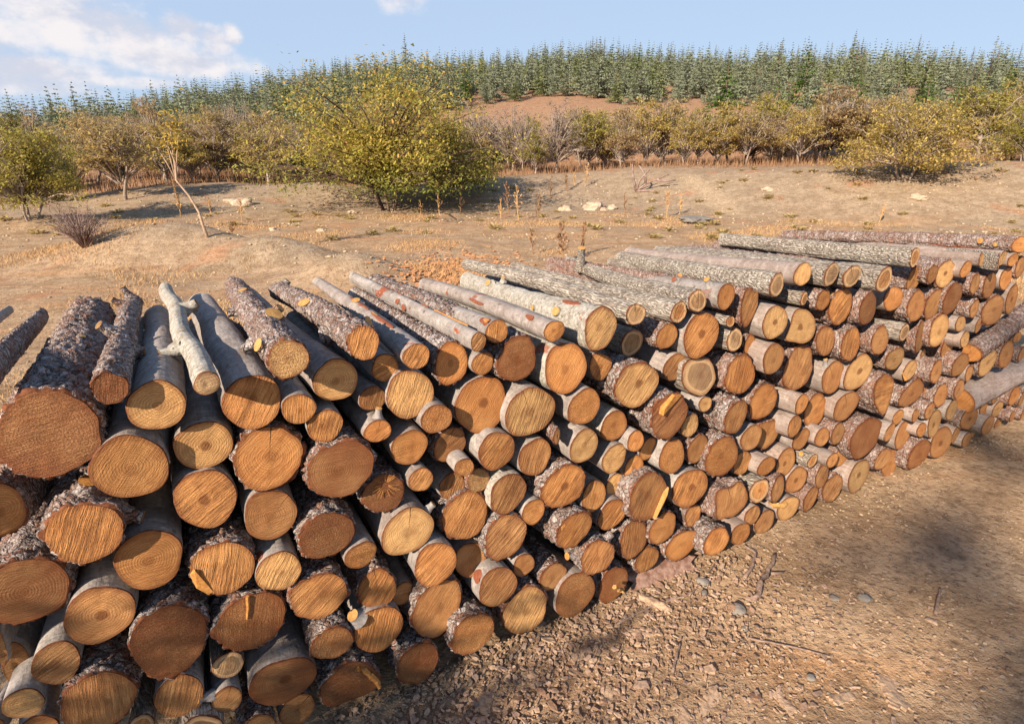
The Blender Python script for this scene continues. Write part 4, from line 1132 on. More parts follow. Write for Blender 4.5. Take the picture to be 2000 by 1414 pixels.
splinter(147, [(-.04, .045, .0), (-.09, .05, .0), (-.125, .065, -.03)], .035, M_STUB)
for q_ in range(26):
    r_ = random.Random(q_); t_ = r_.uniform(0, 6.28); l_ = r_.uniform(.02, .05)
    splinter(197, [(.005+.01*math.cos(t_), .03+.01*math.sin(t_), .002), (.005+l_*math.cos(t_), .03+l_*math.sin(t_), .014*r_.random()+.003)], .0018, M_STUBO, "torn_fibre")
wedge(183, [(-.75, .55, 1), (-.25, .95, .8), (.0, .88, .4), (-.35, .62, .6), (-.72, .35, 1)], .010, M_STUBO)
wedge(216, [(-.95, .15, .3), (-.80, .30, .9), (-.42, -.75, .4), (-.55, -.85, .2), (-.85, -.45, .2)], .010, M_STUBO)
def patch(i, t0, t1, a0, a1, mat, name="peeled_patch", seed=0):
    """bare wood where a strip of bark has been torn away, following the log's round side"""
    log, mw, la, out = PILE[i]; bp, bend, L, taper = BEND[i]; n_ = len(out); v = []; f = []; nt, na = 14, 7
    for q in range(nt+1):
        t = t0+(t1-t0)*q/nt; w = math.sin(math.pi*t/L); off = Vector((math.cos(bp), math.sin(bp), 0))*bend*w; sc = 1+(taper-1)*t/L
        mid = (a0+a1)/2+5*noise.noise(Vector((t*9, seed, 1))); hw = (a1-a0)/2*(math.sin(math.pi*(q+.35)/(nt+.7))**.5)*(1+.5*noise.noise(Vector((t*22, seed, 5))))
        for k in range(na+1):
            th = math.radians(mid+hw*(2*k/na-1)); x = (th/(2*math.pi)*n_) % n_; p = out[int(x) % n_].lerp(out[(int(x)+1) % n_], x-int(x))*sc
            e = 1+.0045/max(p.length, .02)*(1 if 0 < k < na else -.3); c = la*t+off
            v.append((p.x*e+c.x, p.y*e+c.y, c.z))
    for q in range(nt):
        for k in range(na): b_ = q*(na+1)+k; f.append((b_, b_+na+1, b_+na+2, b_+1))
    mesh_obj(name, v, f, mat, log)
patch(8, .22, .50, 78, 108, M_STUBR, seed=1); patch(8, .55, .85, 75, 100, M_STUBR, seed=2); patch(8, .42, .50, 84, 98, M_STUB, seed=9)
patch(12, .01, .10, 105, 150, M_STUBR, seed=3); patch(12, .015, .07, 112, 140, M_STUBO, seed=4)
patch(11, .45, .52, 60, 85, M_STUBR, seed=5); patch(11, .75, .80, 65, 95, M_STUBR, seed=6); patch(11, .10, .40, 62, 74, M_STUBO, seed=12)
patch(14, .10, .16, 120, 150, M_STUBR, seed=7); patch(14, .55, .72, 150, 175, M_STUBR, seed=8)
patch(190, .012, .06, 125, 165, M_STUBR, seed=10)
patch(86, .18, .55, 205, 235, M_STUBR, seed=11); patch(15, .12, .26, 95, 118, M_STUBR, seed=13); patch(217, .01, .05, 110, 150, M_STUBR, seed=14)


# ------------------------------------------------------------------ loose pieces on the earth before the pile
rnd = random.Random(5)
def chip_mat():
    m, N, b, o = new_mat("bark_chip", .9, .12)
    r = N.n('ShaderNodeNewGeometry').outputs['Random Per Island']; rp = N.n('ShaderNodeValToRGB'); N.l(r, rp.inputs[0]); el = rp.color_ramp.elements
    for i, c in enumerate([(.19, .13, .10), (.42, .30, .23), (.27, .16, .11), (.46, .32, .21), (.40, .32, .285), (.22, .16, .135), (.50, .355, .27)]):
        e = el[i] if i < 2 else el.new(.5); e.position = i/6; e.color = (*c, 1)
    P = N.n('ShaderNodeTexCoord').outputs['Object']; f = N.noise(P, 70, 4, .65)
    N.l(N.mix(N.m('MULTIPLY', N.ss(f, .55, .35), .55), rp.outputs[0], (.10, .065, .05)), b.inputs['Base Color']); bump(N, b, f, .8, .004); return m
M_CHIP = chip_mat()
M_STONE = plain_mat("grey_stone", (.15, .135, .12), (.27, .245, .22), 14, .9, .01, False, .3)
M_SANDSTONE = plain_mat("pale_rock", (.36, .26, .18), (.52, .41, .31), 6, .9, .03, False, .3)
M_GRAVEL = plain_mat("gravel_stones", (.14, .10, .07), (.50, .37, .25), 9, .9, 0, True, .75)
M_STICK = plain_mat("stick_bark", (.20, .13, .10), (.34, .25, .20), 60, .9, .004)
def slab(name, x, y, ln, wd, rot, tilt, seed, mat=M_CHIP, lift=.012, curl=.35):
    """a curved torn plate of bark with thickness"""
    r = random.Random(seed); nx, ny = 12, 6; top = []; ex = [(.75+.35*r.random()) for _ in range(ny+1)]; ex2 = [(.75+.35*r.random()) for _ in range(ny+1)]
    ey = [(.75+.3*r.random()) for _ in range(nx+1)]
    for i in range(nx+1):
        for j in range(ny+1):
            u = (i/nx*2-1); w = (j/ny*2-1)
            px = u*ln/2*(ex[j] if u > 0 else ex2[j]); py = w*wd/2*ey[i]
            pz = curl*wd*(1-w*w)*.5+.006*noise.noise(Vector((px*40, py*40, seed)))
            top.append((px, py, pz))
    n_ = len(top); v = top+[(p[0]*.98, p[1]*.98, p[2]-.009-.003*r.random()) for p in top]; f = []
    W_ = ny+1
    for i in range(nx):
        for j in range(ny):
            q = i*W_+j; f.append((q, q+W_, q+W_+1, q+1)); f.append((n_+q, n_+q+1, n_+q+W_+1, n_+q+W_))
    bd = [i*W_ for i in range(nx+1)]+[nx*W_+j for j in range(1, W_)]+[i*W_+ny for i in range(nx-1, -1, -1)]+[j for j in range(ny-1, 0, -1)]
    for k in range(len(bd)):
        p, q = bd[k], bd[(k+1) % len(bd)]; f.append((p, n_+p, n_+q, q))
    o = mesh_obj(name, v, f, mat, None, False)
    o.location = (x, y, hgt(x, y)+lift); o.rotation_euler = (math.radians(tilt), math.radians(r.uniform(-6, 6)), math.radians(rot))
    return o
M_SLAB = plain_mat("inner_bark_slab", (.19, .10, .07), (.36, .235, .185), 28, .9, .006)
big = slab("bark_slab", .70, 2.33, .42, .16, 24, 26, 77, M_SLAB, .035, .22); tag(big, "large curved slab of brown bark leaning against the lowest logs", "bark slab")
o = slab("bark_slab", .64, 2.12, .15, .05, -35, 5, 78); tag(o, "narrow grey bark strip on the earth below the large leaning slab", "bark slab")
SL = [(.62, 1.55, .13, .06, 100), (.72, 1.62, .15, .06, 45), (1.0, 1.62, .11, .05, 110), (.55, 1.95, .12, .05, 10), (.36, 1.65, .09, .05, 60), (1.42, 1.66, .16, .08, 80), (1.22, 1.64, .11, .05, 20), (.08, 1.72, .1, .05, 130), (-.1, 1.62, .1, .06, 80), (.22, 1.48, .1, .05, 20), (.45, 1.42, .11, .05, 150), (.85, 1.48, .12, .06, 10), (-.28, 1.5, .08, .05, 50), (.12, 1.38, .12, .06, 95), (.28, 1.84, .1, .05, 30), (1.15, 1.5, .1, .045, 140)]
for i, (x, y, l, w, a) in enumerate(SL):
    o = slab("bark_piece", x, y, l, w, a, rnd.uniform(-8, 8), 200+i, M_CHIP, .006, .15)
    tag(o, "torn flake of grey-brown bark lying on the stony earth before the pile", "bark piece", "bark flakes scattered before the pile")
def stick(name, pts, rad, label, group=None, knob=None):
    mb = MB(); P = [Vector((x, y, hgt(x, y)+z)) for x, y, z in pts]
    Q = []; R = []
    for k in range(len(P)-1):
        for s in range(4):
            t = s/4; j = Vector((rnd.uniform(-1, 1), rnd.uniform(-1, 1), rnd.uniform(-.3, .3)))*rad*.45
            Q.append(P[k].lerp(P[k+1], t)+j); R.append(rad*(1-.35*(k+t)/(len(P)-1))*rnd.uniform(.88, 1.12))
    Q.append(P[-1]); R.append(rad*.55); mb.tube(Q, R, 8)
    if knob: 
        k0 = Vector((knob[0], knob[1], hgt(knob[0], knob[1])+.02)); mb.tube([k0, k0+Vector((.03, .0, .004)), k0+Vector((.065, .012, .0))], [rad*.6, rad*.45, rad*.2], 6)
    o = mb.build(name, M_STICK); tag(o, label, "stick", group); return o
stick("broken_stick", [(1.09, 2.14, .012), (1.16, 2.24, .02), (1.24, 2.34, .02), (1.31, 2.45, .016)], .014, "thick broken stick with a side twig lying beyond the bark slab", None, (1.23, 2.3))
stick("broken_stick", [(1.10, 2.28, .010), (1.17, 2.37, .012), (1.22, 2.46, .012), (1.19, 2.53, .012)], .009, "bent thinner stick lying beside the thick broken one")
stick("broken_stick", [(.45, 2.0, .006), (.62, 2.1, .01), (.82, 2.18, .008), (1.02, 2.42, .006)], .0045, "long thin twig curving over the earth under the bark slab")
stick("broken_stick", [(1.45, 2.75, .006), (1.6, 2.72, .01), (1.8, 2.7, .008)], .003, "pale thin straw stalk on bare earth near the lowest logs")
stick("broken_stick", [(.98, 1.92, .006), (1.12, 1.88, .01), (1.26, 1.83, .008)], .005, "short dark twig lying among the pebbles")
stick("broken_stick", [(1.85, 2.06, .006), (1.93, 2.16, .01), (1.98, 2.22, .008)], .007, "dark crooked twig in the shaded part of the earth")
stick("broken_stick", [(.62, 1.75, .006), (.66, 1.83, .012), (.69, 1.90, .008)], .006, "small dark curved twig by the grey bark strip")
mb = MB()                                                    # one lump of torn wood at the lower edge
for p, q, r in (((1.40, 1.60, .02), (1.46, 1.66, .03), .022), ((1.47, 1.70, .025), (1.62, 1.56, .015), .014)):
    A, B = Vector(p), Vector(q); A.z += hgt(A.x, A.y); B.z += hgt(B.x, B.y)
    mb.tube([A, A.lerp(B, .5)+Vector((0, 0, .01)), B], [r, r*.9, r*.5], 8)
for k, (x, y, r, lab) in enumerate([(1.0, 2.09, .035, "flat blue-grey stone alone on the sandy earth"), (.90, 2.27, .032, "flat grey stone just before the bark slab"), (.88, 2.19, .02, "small round grey stone beside the flat one"), (2.06, 3.2, .03, "pale grey stone on bare earth by the far logs"), (1.60, 2.16, .03, "whitish stone on the lit strip of earth"), (.99, 1.98, .016, "little pale stone below the blue-grey one"), (1.46, 2.16, .02, "greenish pebble near the whitish stone"), (1.15, 1.73, .02, "green-grey pebble among bark flakes")]):
    mb2 = MB(); mb2.rock((0, 0, 0), r, random.Random(60+k), .42, 2); o = mb2.build("stone", M_STONE); o.location = (x, y, hgt(x, y)+r*.12); tag(o, lab, "stone")
def in_front(x, y): return (Vector((x, y, 0))-PO).dot(NRM)
mb = MB(); k = 0
while k < 12000:
    s = rnd.uniform(-1.3, 4.6); d = .02+2.6*rnd.random()**1.3
    p = PO+U*s+NRM*d
    if p.y < .7: continue
    r = .002+.008*rnd.random()**3.2; mb.rock((p.x, p.y, hgt(p.x, p.y)+r*.15), r, rnd, .6, 1); k += 1
tag(mb.build("gravel", M_GRAVEL), "fine gravel strewn over the earth before the pile", "gravel", None, "stuff")
def chip(mb, p, l, w, rnd):
    a = rnd.uniform(0, 6.28); A = Vector((math.cos(a), math.sin(a), rnd.uniform(-.3, .3)))*l; B = Vector((-math.sin(a), math.cos(a), rnd.uniform(-.4, .4)))*w; h = Vector((0, 0, .003+.3*w))
    m_ = rnd.choice((4, 5, 5, 6, 7)); t0 = rnd.uniform(0, 6.28); ps = []
    for k in range(m_):
        t = t0+6.283*(k+rnd.uniform(-.3, .3))/m_; q = rnd.uniform(.65, 1.15); ps.append(p+A*(math.cos(t)*q)+B*(math.sin(t)*q)+Vector((0, 0, rnd.uniform(-.15, .15)*w)))
    i = len(mb.v); mb.v += [q+h for q in ps]+[q-h*.2 for q in ps]; mb.f.append(tuple(range(i, i+m_)))
    for k in range(m_): mb.f.append((i+k, i+m_+k, i+m_+(k+1) % m_, i+(k+1) % m_))
mb = MB(); k = 0
while k < 5200:
    s = rnd.gauss(-.05, .75); d = abs(rnd.gauss(0, .55))
    p = PO+U*s+NRM*d
    if p.y < .75: continue
    l = .0035+.013*rnd.random()**2.2+(.02*rnd.random() if rnd.random() < .05 else 0); chip(mb, Vector((p.x, p.y, hgt(p.x, p.y)+.004+.006*rnd.random())), l, l*rnd.uniform(.35, .75), rnd); k += 1
k = 0
while k < 700:
    p = PO+U*rnd.uniform(-1, 4)+NRM*rnd.uniform(0, 2.6)
    if p.y < .75: continue
    l = .004+.012*rnd.random()**2; chip(mb, Vector((p.x, p.y, hgt(p.x, p.y)+.004)), l, l*rnd.uniform(.15, .6), rnd); k += 1
tag(mb.build("bark_litter", M_CHIP, None, False), "broken bark chips and litter covering the earth along the pile", "litter", None, "stuff")

# ------------------------------------------------------------------ clearing behind the pile
M_ORCHIP = plain_mat("orange_chip", (.36, .16, .07), (.56, .30, .15), 40, .85, 0, False, .6)
mb = MB()
for k in range(1500):
    x, y = rnd.gauss(-.95, .5), rnd.gauss(9.6, 1.15)
    l = .02+.05*rnd.random()**2; chip(mb, Vector((x, y, hgt(x, y)+.012)), l, l*.45, rnd)
tag(mb.build("wood_chips", M_ORCHIP, None, False), "patch of orange wood chips and bark shreds on the clearing behind the pile", "litter", None, "stuff")
mb = MB(); k = 0
while k < 9000:
    a = rnd.uniform(-46, 46); r = 4+22*rnd.random(); x, y = r*math.sin(math.radians(a)), r*math.cos(math.radians(a))
    if in_front(x, y) > -1.9: continue
    dn = noise.noise(Vector((x*.35, y*.35, 4)))
    if rnd.random() > .35+.9*dn+(.35 if r > 17 else 0): continue
    q = .005+.017*rnd.random()**5*(1+r/14); mb.rock((x, y, hgt(x, y)+q*.2), q, rnd, .6, 1); k += 1
M_PALEG = plain_mat("pale_gravel", (.22, .165, .115), (.58, .46, .33), 3, .9, 0, True, .75)
tag(mb.build("gravel", M_PALEG), "loose stones scattered over the clearing and its bank", "gravel", None, "stuff")
ROCKS = [(2.96, 21.92, .42, "sandstone boulder largest of those at the foot of the bank"), (3.6, 21.8, .22, "orange-tinted rock beside the largest boulder"), (3.25, 21.5, .16, "small pale rock between boulder and orange-tinted rock"), (1.93, 21.73, .26, "flat whitish rock on the gravel before the bank"), (-9.18, 20.75, .34, "whitish weathered rock on the dark slope under the trees"), (-9.62, 21.0, .22, "grey rock touching the whitish weathered one"), (12.34, 18.59, .22, "cream rock below the broad yellow tree"), (-5.3, 20.1, .14, "chalky little rock before the great multi-stemmed tree"), (-6.2, 15.6, .12, "yellowish stone low on the open clearing"), (-4.9, 15.4, .12, "white stone low on the open clearing"), (9.0, 21.5, .16, "pale stone halfway up the bank under yellow trees"), (5.4, 17.8, .5, "low grey gravel hump at the edge of the clearing")]
for k, (x, y, r, lab) in enumerate(ROCKS):
    mb = MB(); mb.rock((0, 0, 0), r, random.Random(30+k), .5 if r < .45 else .2, 3); o = mb.build("rock", M_SANDSTONE if r < .45 else M_STONE, None, False); o.location = (x, y, hgt(x, y)+r*.12); tag(o, lab, "rock")

M_STRAW = plain_mat("straw", (.36, .20, .085), (.60, .40, .20), 5, .9, 0, True, .7)
M_BRUSH = plain_mat("brown_brush", (.15, .085, .05), (.34, .20, .11), 5, .9, 0, True, .7)
M_YLEAF = leaf_mat("yellow_weed_leaf", [(.44, .33, .13), (.58, .45, .20), (.36, .29, .11), (.66, .52, .28)])
def blades(mb, n, pick, h0, h1, w, rnd, lean=.35):
    k = 0
    while k < n:
        p = pick()
        if p is None: continue
        h = rnd.uniform(h0, h1); l = Vector((rnd.uniform(-lean, lean), rnd.uniform(-lean, lean), 1))*h; a = rnd.uniform(0, 3.14); s = Vector((math.cos(a), math.sin(a), 0))*w
        mb.tri(p-s, p+s, p+l); k += 1
def pick_clear():
    a = rnd.uniform(-46, 44); r = 3.2+17*rnd.random()**1.2; x, y = r*math.sin(math.radians(a)), r*math.cos(math.radians(a))
    if in_front(x, y) > -1.8 or noise.noise(Vector((x*.5, y*.5, 9))) < .02+.25*rnd.random(): return None
    return Vector((x, y, hgt(x, y)))
mb = MB(); blades(mb, 52000, pick_clear, .02, .095, .005, rnd, .9)
tag(mb.build("dry_grass", M_STRAW, None, False), "thin dry straw grass on the clearing", "grass", None, "stuff")
def pick_bank():
    a = rnd.uniform(-46, 46); r = rnd.uniform(28.2, 47); x, y = r*math.sin(math.radians(a)), r*math.cos(math.radians(a))
    return Vector((x, y, hgt(x, y)))
mb = MB(); blades(mb, 24000, pick_bank, .10, .42, .016, rnd, .3)
tag(mb.build("undergrowth", M_BRUSH, None, False), "dry brown undergrowth between the trees on top of the bank", "undergrowth", None, "stuff")
mb = MB()
for k in range(150):
    a = rnd.uniform(-44, 42); r = rnd.uniform(14.5, 26.5); x, y = r*math.sin(math.radians(a)), r*math.cos(math.radians(a)); z = hgt(x, y); q = rnd.uniform(.05, .16)
    for j in range(34):
        t = rnd.uniform(0, 6.28); c = Vector((x+q*rnd.uniform(.1, 1.4)*math.cos(t), y+q*rnd.uniform(.1, 1.4)*math.sin(t), z+rnd.uniform(.01, .7)*q)); d = Vector((math.cos(t), math.sin(t), rnd.uniform(-.2, .8))).normalized()
        mb.quad(c, d*q*.42, d.cross(Vector((rnd.uniform(-.5, .5), rnd.uniform(-.5, .5), 1))).normalized()*q*.14)
tag(mb.build("weeds", M_YLEAF, None, False), "low yellowing leafy weeds dotted about the clearing and bank", "weeds", None, "stuff")

def stalk(x, y, h, nb, label, group, dark=False, seed=0, spread=.35):
    r = random.Random(seed); mb = MB(); b = Vector((0, 0, 0)); t = Vector((r.uniform(-.12, .12)*h, r.uniform(-.1, .1)*h, h))
    w = .006+.012*h
    mb.tube([b, b.lerp(t, .5)+Vector((r.uniform(-.03, .03), 0, 0)), t], [w, w*.7, w*.3], 5)
    for k in range(nb):
        q = r.uniform(.18, .98); p = b.lerp(t, q); a = r.uniform(0, 6.28); e = p+Vector((math.cos(a)*spread*h*r.uniform(.2, .8)*(1.1-q*.6), math.sin(a)*spread*h*r.uniform(.2, .8)*(1.1-q*.6), h*r.uniform(.10, .34)))
        mb.tube([p, p.lerp(e, .5)+Vector((0, 0, -.01)), e], [w*.4, w*.35, w*.22], 4)
        for j in range(5):
            c = p.lerp(e, r.uniform(.3, 1)); mb.quad(c, Vector((r.uniform(-1, 1), r.uniform(-1, 1), r.uniform(-1, 1))).normalized()*w*1.6, Vector((r.uniform(-1, 1), r.uniform(-1, 1), 1)).normalized()*w*1.0)
    o = mb.build("weed_stalk", M_BRUSH if dark else M_STRAW, None, False); o.location = (x, y, hgt(x, y)); tag(o, label, "weed", group); return o
stalk(.95, 10.94, .62, 34, "dry branching weed stalk standing right behind the long grey logs", None, True, 1)
stalk(1.36, 11.62, .60, 16, "dark upright weed stalk, the straighter of two behind the pile", None, True, 2, .16)
stalk(.42, 11.9, .45, 14, "small thin weed stalk beside the dark pair", None, True, 3)
WS = [(-1.7, 20.2), (-2.4, 20.0), (-3.0, 19.9), (-.1, 20.0), (-.35, 18.8), (.2, 18.4), (.75, 18.0), (5.0, 19.5), (5.6, 20.2), (3.6, 19.2), (-10.2, 18.6), (-9.4, 18.9), (-6.2, 13.2), (-7.9, 17.6), (10.5, 17.2), (2.2, 24.6), (3.0, 25.2), (2.6, 25.4), (1.5, 23.9)]
for k, (x, y) in enumerate(WS):
    stalk(x, y, rnd.uniform(.45, .95), rnd.randint(10, 22), "dry brown weed stalk standing on the clearing or its bank", "dry weed stalks on the clearing", k % 3 == 0, 40+k, .3)
# leafless bush, dead stick, fallen branch, bare stem
mb = MB(); r = random.Random(8)
for k in range(95):
    a = r.uniform(0, 6.28); e = Vector((math.cos(a)*r.uniform(.1, .62)-.1, math.sin(a)*r.uniform(.1, .4), r.uniform(.25, .72))); m_ = e*.5+Vector((0, 0, .07))
    mb.tube([Vector((r.uniform(-.05, .05), 0, 0)), m_, e], [.010, .007, .003], 4)
    for j in range(3):
        p = m_.lerp(e, r.random()); mb.tube([p, p+Vector((r.uniform(-.12, .12), r.uniform(-.12, .12), r.uniform(.05, .2)))], [.005, .002], 3)
M_TWIG = plain_mat("grey_twig", (.20, .13, .11), (.34, .25, .22), 9, .9, 0)
o = mb.build("leafless_bush", M_TWIG); o.location = (-7.62, 10.6, hgt(-7.62, 10.6)-.02); tag(o, "leafless purple-brown bush on the gravel beside a mound", "bush")
mb = MB(); b = Vector((-5.62, 11.03, hgt(-5.62, 11.03)-.05)); pts = [b, b+Vector((-.07, .02, .28)), b+Vector((-.10, .02, .50)), b+Vector((-.24, .05, .78)), b+Vector((-.44, .08, 1.05)), b+Vector((-.40, .08, 1.35)), b+Vector((-.47, .08, 1.62))]
mb.tube(pts, [.032, .026, .023, .020, .017, .012, .006], 8)
p4 = pts[4]
for dx, dz in ((-.25, .55), (.16, .75), (.05, .95), (-.1, .8)): mb.tube([p4, p4+Vector((dx*.5, .02, dz*.55)), p4+Vector((dx, .03, dz))], [.015, .010, .005], 6)
root = empty("dead_sapling", (0, 0, 0)); tag(root, "thin leaning bare sapling with a few yellow leaves on the gravel mound", "sapling")
M_PALEW = plain_mat("bleached_wood", (.32, .22, .15), (.46, .34, .25), 14, .8, .004); mb.build("trunk", M_PALEW, root)
mb = MB()
for k in range(150):
    c = p4+Vector((r.gauss(.02, .14), r.gauss(.03, .12), r.gauss(.78, .22))); d = Vector((r.uniform(-1, 1), r.uniform(-1, 1), r.uniform(-.6, .6))).normalized(); mb.quad(c, d*.03, d.orthogonal().normalized()*.014)
mb.build("leaves", leaf_mat("sapling_leaf", [(.44, .31, .06), (.54, .39, .08), (.36, .23, .06)]), root, False)
mb = MB(); z0 = hgt(4.85, 23.9)
P0 = Vector((4.85, 23.9, z0+.05))
for pts in ([(0, 0, 0), (.35, 0, .28), (.75, .05, .42), (1.25, .1, .62)], [(0, 0, 0), (-.15, 0, .5), (-.22, 0, 1.0)], [(.35, 0, .28), (.3, 0, .62), (.05, 0, .95)], [(0, 0, 0), (.5, -.1, .04), (1.0, -.2, -.12), (1.5, -.3, -.3)], [(.75, .05, .42), (1.1, 0, .38), (1.5, 0, .42)], [(0, 0, 0), (.1, 0, .4), (.45, 0, .8)]):
    P = [P0+Vector(p) for p in pts]; mb.tube(P, [.05-.011*q for q in range(len(P))], 6)
tag(mb.build("fallen_branch", M_TWIG), "fallen grey branch forking on the crest of the gravel bank", "branch")

# ------------------------------------------------------------------ trees on the bank
M_TRUNK = plain_mat("grey_brown_trunk", (.22, .175, .145), (.38, .31, .26), 12, .9, .01)
M_TRUNKD = plain_mat("dark_trunk", (.085, .055, .042), (.17, .115, .09), 12, .9, .01)
LEAF = dict(
    yy=leaf_mat("yellow_leaves", [(.46, .36, .10), (.60, .46, .12), (.38, .32, .10), (.68, .53, .18), (.50, .35, .15)]),
    yb=leaf_mat("ochre_leaves", [(.44, .34, .14), (.55, .42, .17), (.40, .29, .15), (.62, .48, .20)]),
    br=leaf_mat("russet_leaves", [(.43, .30, .15), (.50, .36, .18), (.38, .28, .17), (.56, .43, .21)]),
    yo=leaf_mat("olive_leaves", [(.34, .31, .09), (.46, .40, .10), (.55, .44, .12), (.28, .28, .08)]),
    go=leaf_mat("green_gold_leaves", [(.22, .22, .05), (.35, .30, .055), (.48, .36, .07), (.16, .19, .045)]),
    big=leaf_mat("turning_leaves", [(.42, .38, .085), (.57, .46, .10), (.33, .35, .08), (.68, .52, .13), (.58, .36, .14)], ((.16, .25, .06), .5, 2.1)),
    gr=leaf_mat("withered_leaves", [(.34, .25, .17), (.42, .32, .20), (.30, .23, .17), (.48, .36, .17)]))
def make_tree(name, H, Wd, seed, stems, nleaf, leafmat, leaf=.055, fork=.25, twigs=0, low=.25, trunkmat=None, clumps=110, fill=.6, thick=1.0):
    """a broadleaf tree at the origin: stems, limbs, twigs, and leaves gathered in clumps round the outer twigs"""
    r = random.Random(seed); mb = MB(); tips = []
    def limb(p, d, ln, rad, depth):
        n_ = 4; pts = [p]; q = p
        for k in range(n_):
            d = (d+Vector((r.uniform(-.22, .22), r.uniform(-.22, .22), r.uniform(-.05, .16)))).normalized(); q = q+d*ln/n_; q.z = min(q.z, H*.93); pts.append(q)
        mb.tube(pts, [rad*(1-.5*k/n_) for k in range(n_+1)], 6 if depth < 2 else 4, False)
        tips.append((q, depth)); tips.append((pts[2], depth))
        if depth < 3:
            for k in range(r.randint(2, 4) if depth else r.randint(4, 6)):
                s = r.randint(1 if depth else 2, n_); a = r.uniform(0, 6.28); e = Vector((math.cos(a), math.sin(a), r.uniform(.1, .9))).normalized()
                limb(pts[s], (d*.45+e).normalized(), ln*r.uniform(.5, .75), rad*.5, depth+1)
    for s in range(stems):
        a = r.uniform(0, 6.28) if stems == 1 else 6.28*s/stems+r.uniform(-.3, .3); ld = .12 if stems == 1 else .42
        p = Vector((math.cos(a), math.sin(a), 0))*(.0 if stems == 1 else .12*H*.3)
        limb(p+Vector((0, 0, -.1)), Vector((math.cos(a)*ld, math.sin(a)*ld, 1)).normalized(), H*(r.uniform(.40, .52) if stems < 4 else r.uniform(.30, .38)), .018*H*thick*(1 if stems < 2 else .75), 0)
    sd = Vector((seed*3.1, seed*1.7, 0)); cs = []
    for q, dp in tips:
        if dp >= 1: cs.append(q)
    r.shuffle(cs); cs = cs[:int(clumps*.3)]
    while len(cs) < clumps:                                 # clumps fill an uneven dome between low*H and H
        u = r.uniform(-1, 1); v = r.uniform(-1, 1); w = r.uniform(0, 1)
        if u*u+v*v+(w*1.05)**2 > 1 or u*u+v*v+(w*1.05)**2 < (1-fill)**2: continue
        if w*(1-low)+low < .34 and u*u+v*v < .22 and stems > 1: continue
        k = min(1.13, .92+.85*noise.noise(Vector((u*1.7, v*1.7, w*1.7))+sd))
        cs.append(Vector((u*Wd*k, v*Wd*k, H*(low+(1-low)*w*min(1.06, k+.16)))))
    r.shuffle(cs); cs = cs[:clumps]
    if twigs:
        for c in cs:
            for k in range(twigs):
                e = c+Vector((r.gauss(0, .2), r.gauss(0, .2), r.gauss(.05, .13)))*(Wd*.42); mb.tube([c, c.lerp(e, .5)+Vector((r.uniform(-.05, .05), 0, .03)), e], [.007, .005, .003], 3, False)
    for c in cs:                                       # boughs that carry the clumps
        o_ = Vector((c.x*.12, c.y*.12, max(H*.16, c.z*.5))); m_ = o_.lerp(c, .55)+Vector((0, 0, .05*H)); mb.tube([o_, m_, c], [.009*H*thick, .006*H*thick, .003*H], 4, False)
    root = empty(name)
    mb.build("trunk", trunkmat or M_TRUNK, root)
    mb = MB(); per = max(1, nleaf//len(cs))
    for c in cs:
        cr = Wd*r.uniform(.10, .22); dr = Vector((r.uniform(-.5, .5), r.uniform(-.5, .5), r.uniform(-.25, .1)))
        for k in range(int(per*r.uniform(.45, 1.6))):
            g = Vector((r.gauss(0, 1), r.gauss(0, 1), r.gauss(0, .55)))*cr*.62+dr*abs(r.gauss(0, cr)); p = c+g
            if p.z < .08*H: continue
            d = Vector((r.uniform(-1, 1), r.uniform(-1, 1), r.uniform(-.7, .35))).normalized(); s = leaf*r.uniform(.6, 1.4)
            b_ = (d.cross(Vector((r.uniform(-.6, .6), r.uniform(-.6, .6), 1)))).normalized()
            mb.quad(p, d*s, b_*s*.42)
    mb.build("crown", leafmat, root, False)
    return root
big = make_tree("multi_stemmed_tree", 4.7, 4.1, 3, 5, 36000, LEAF['big'], .044, twigs=5, low=.20, trunkmat=M_TRUNKD, clumps=270, fill=.6, thick=.9)
big.location = (-4.25, 20.9, hgt(-4.25, 20.9)); tag(big, "great spreading multi-stemmed tree, green below and golden above, largest on the clearing", "tree")
VAR = {}
def variant(kind, c):
    if (kind, c) not in VAR:
        sd = 20+len(VAR)*7
        if kind == 'D': VAR[(kind, c)] = make_tree("bushy_tree", 2.5, 1.8, sd, 3, 15000, LEAF[c], .033, twigs=5, low=.16, clumps=135, fill=.8, thick=1.2)
        elif kind == 'B': VAR[(kind, c)] = make_tree("bare_tree", 3.0, 1.5, sd, 1, 1300, LEAF[c], .04, twigs=14, low=.30, clumps=130, fill=.9, thick=1.2)
        else: VAR[(kind, c)] = make_tree("autumn_tree", 2.6, 1.15, sd, 1, 5200, LEAF[c], .034, twigs=7, low=.38, clumps=75, fill=.85, thick=1.2)
        return VAR[(kind, c)], True
    return VAR[(kind, c)], False
SIZE = dict(D=(2.5, 1.8), B=(3.0, 1.5), S=(2.6, 1.15))
KIND = dict(yy='yellow', yb='ochre', br='russet', yo='olive', go='green-gold', gr='withered grey-brown')
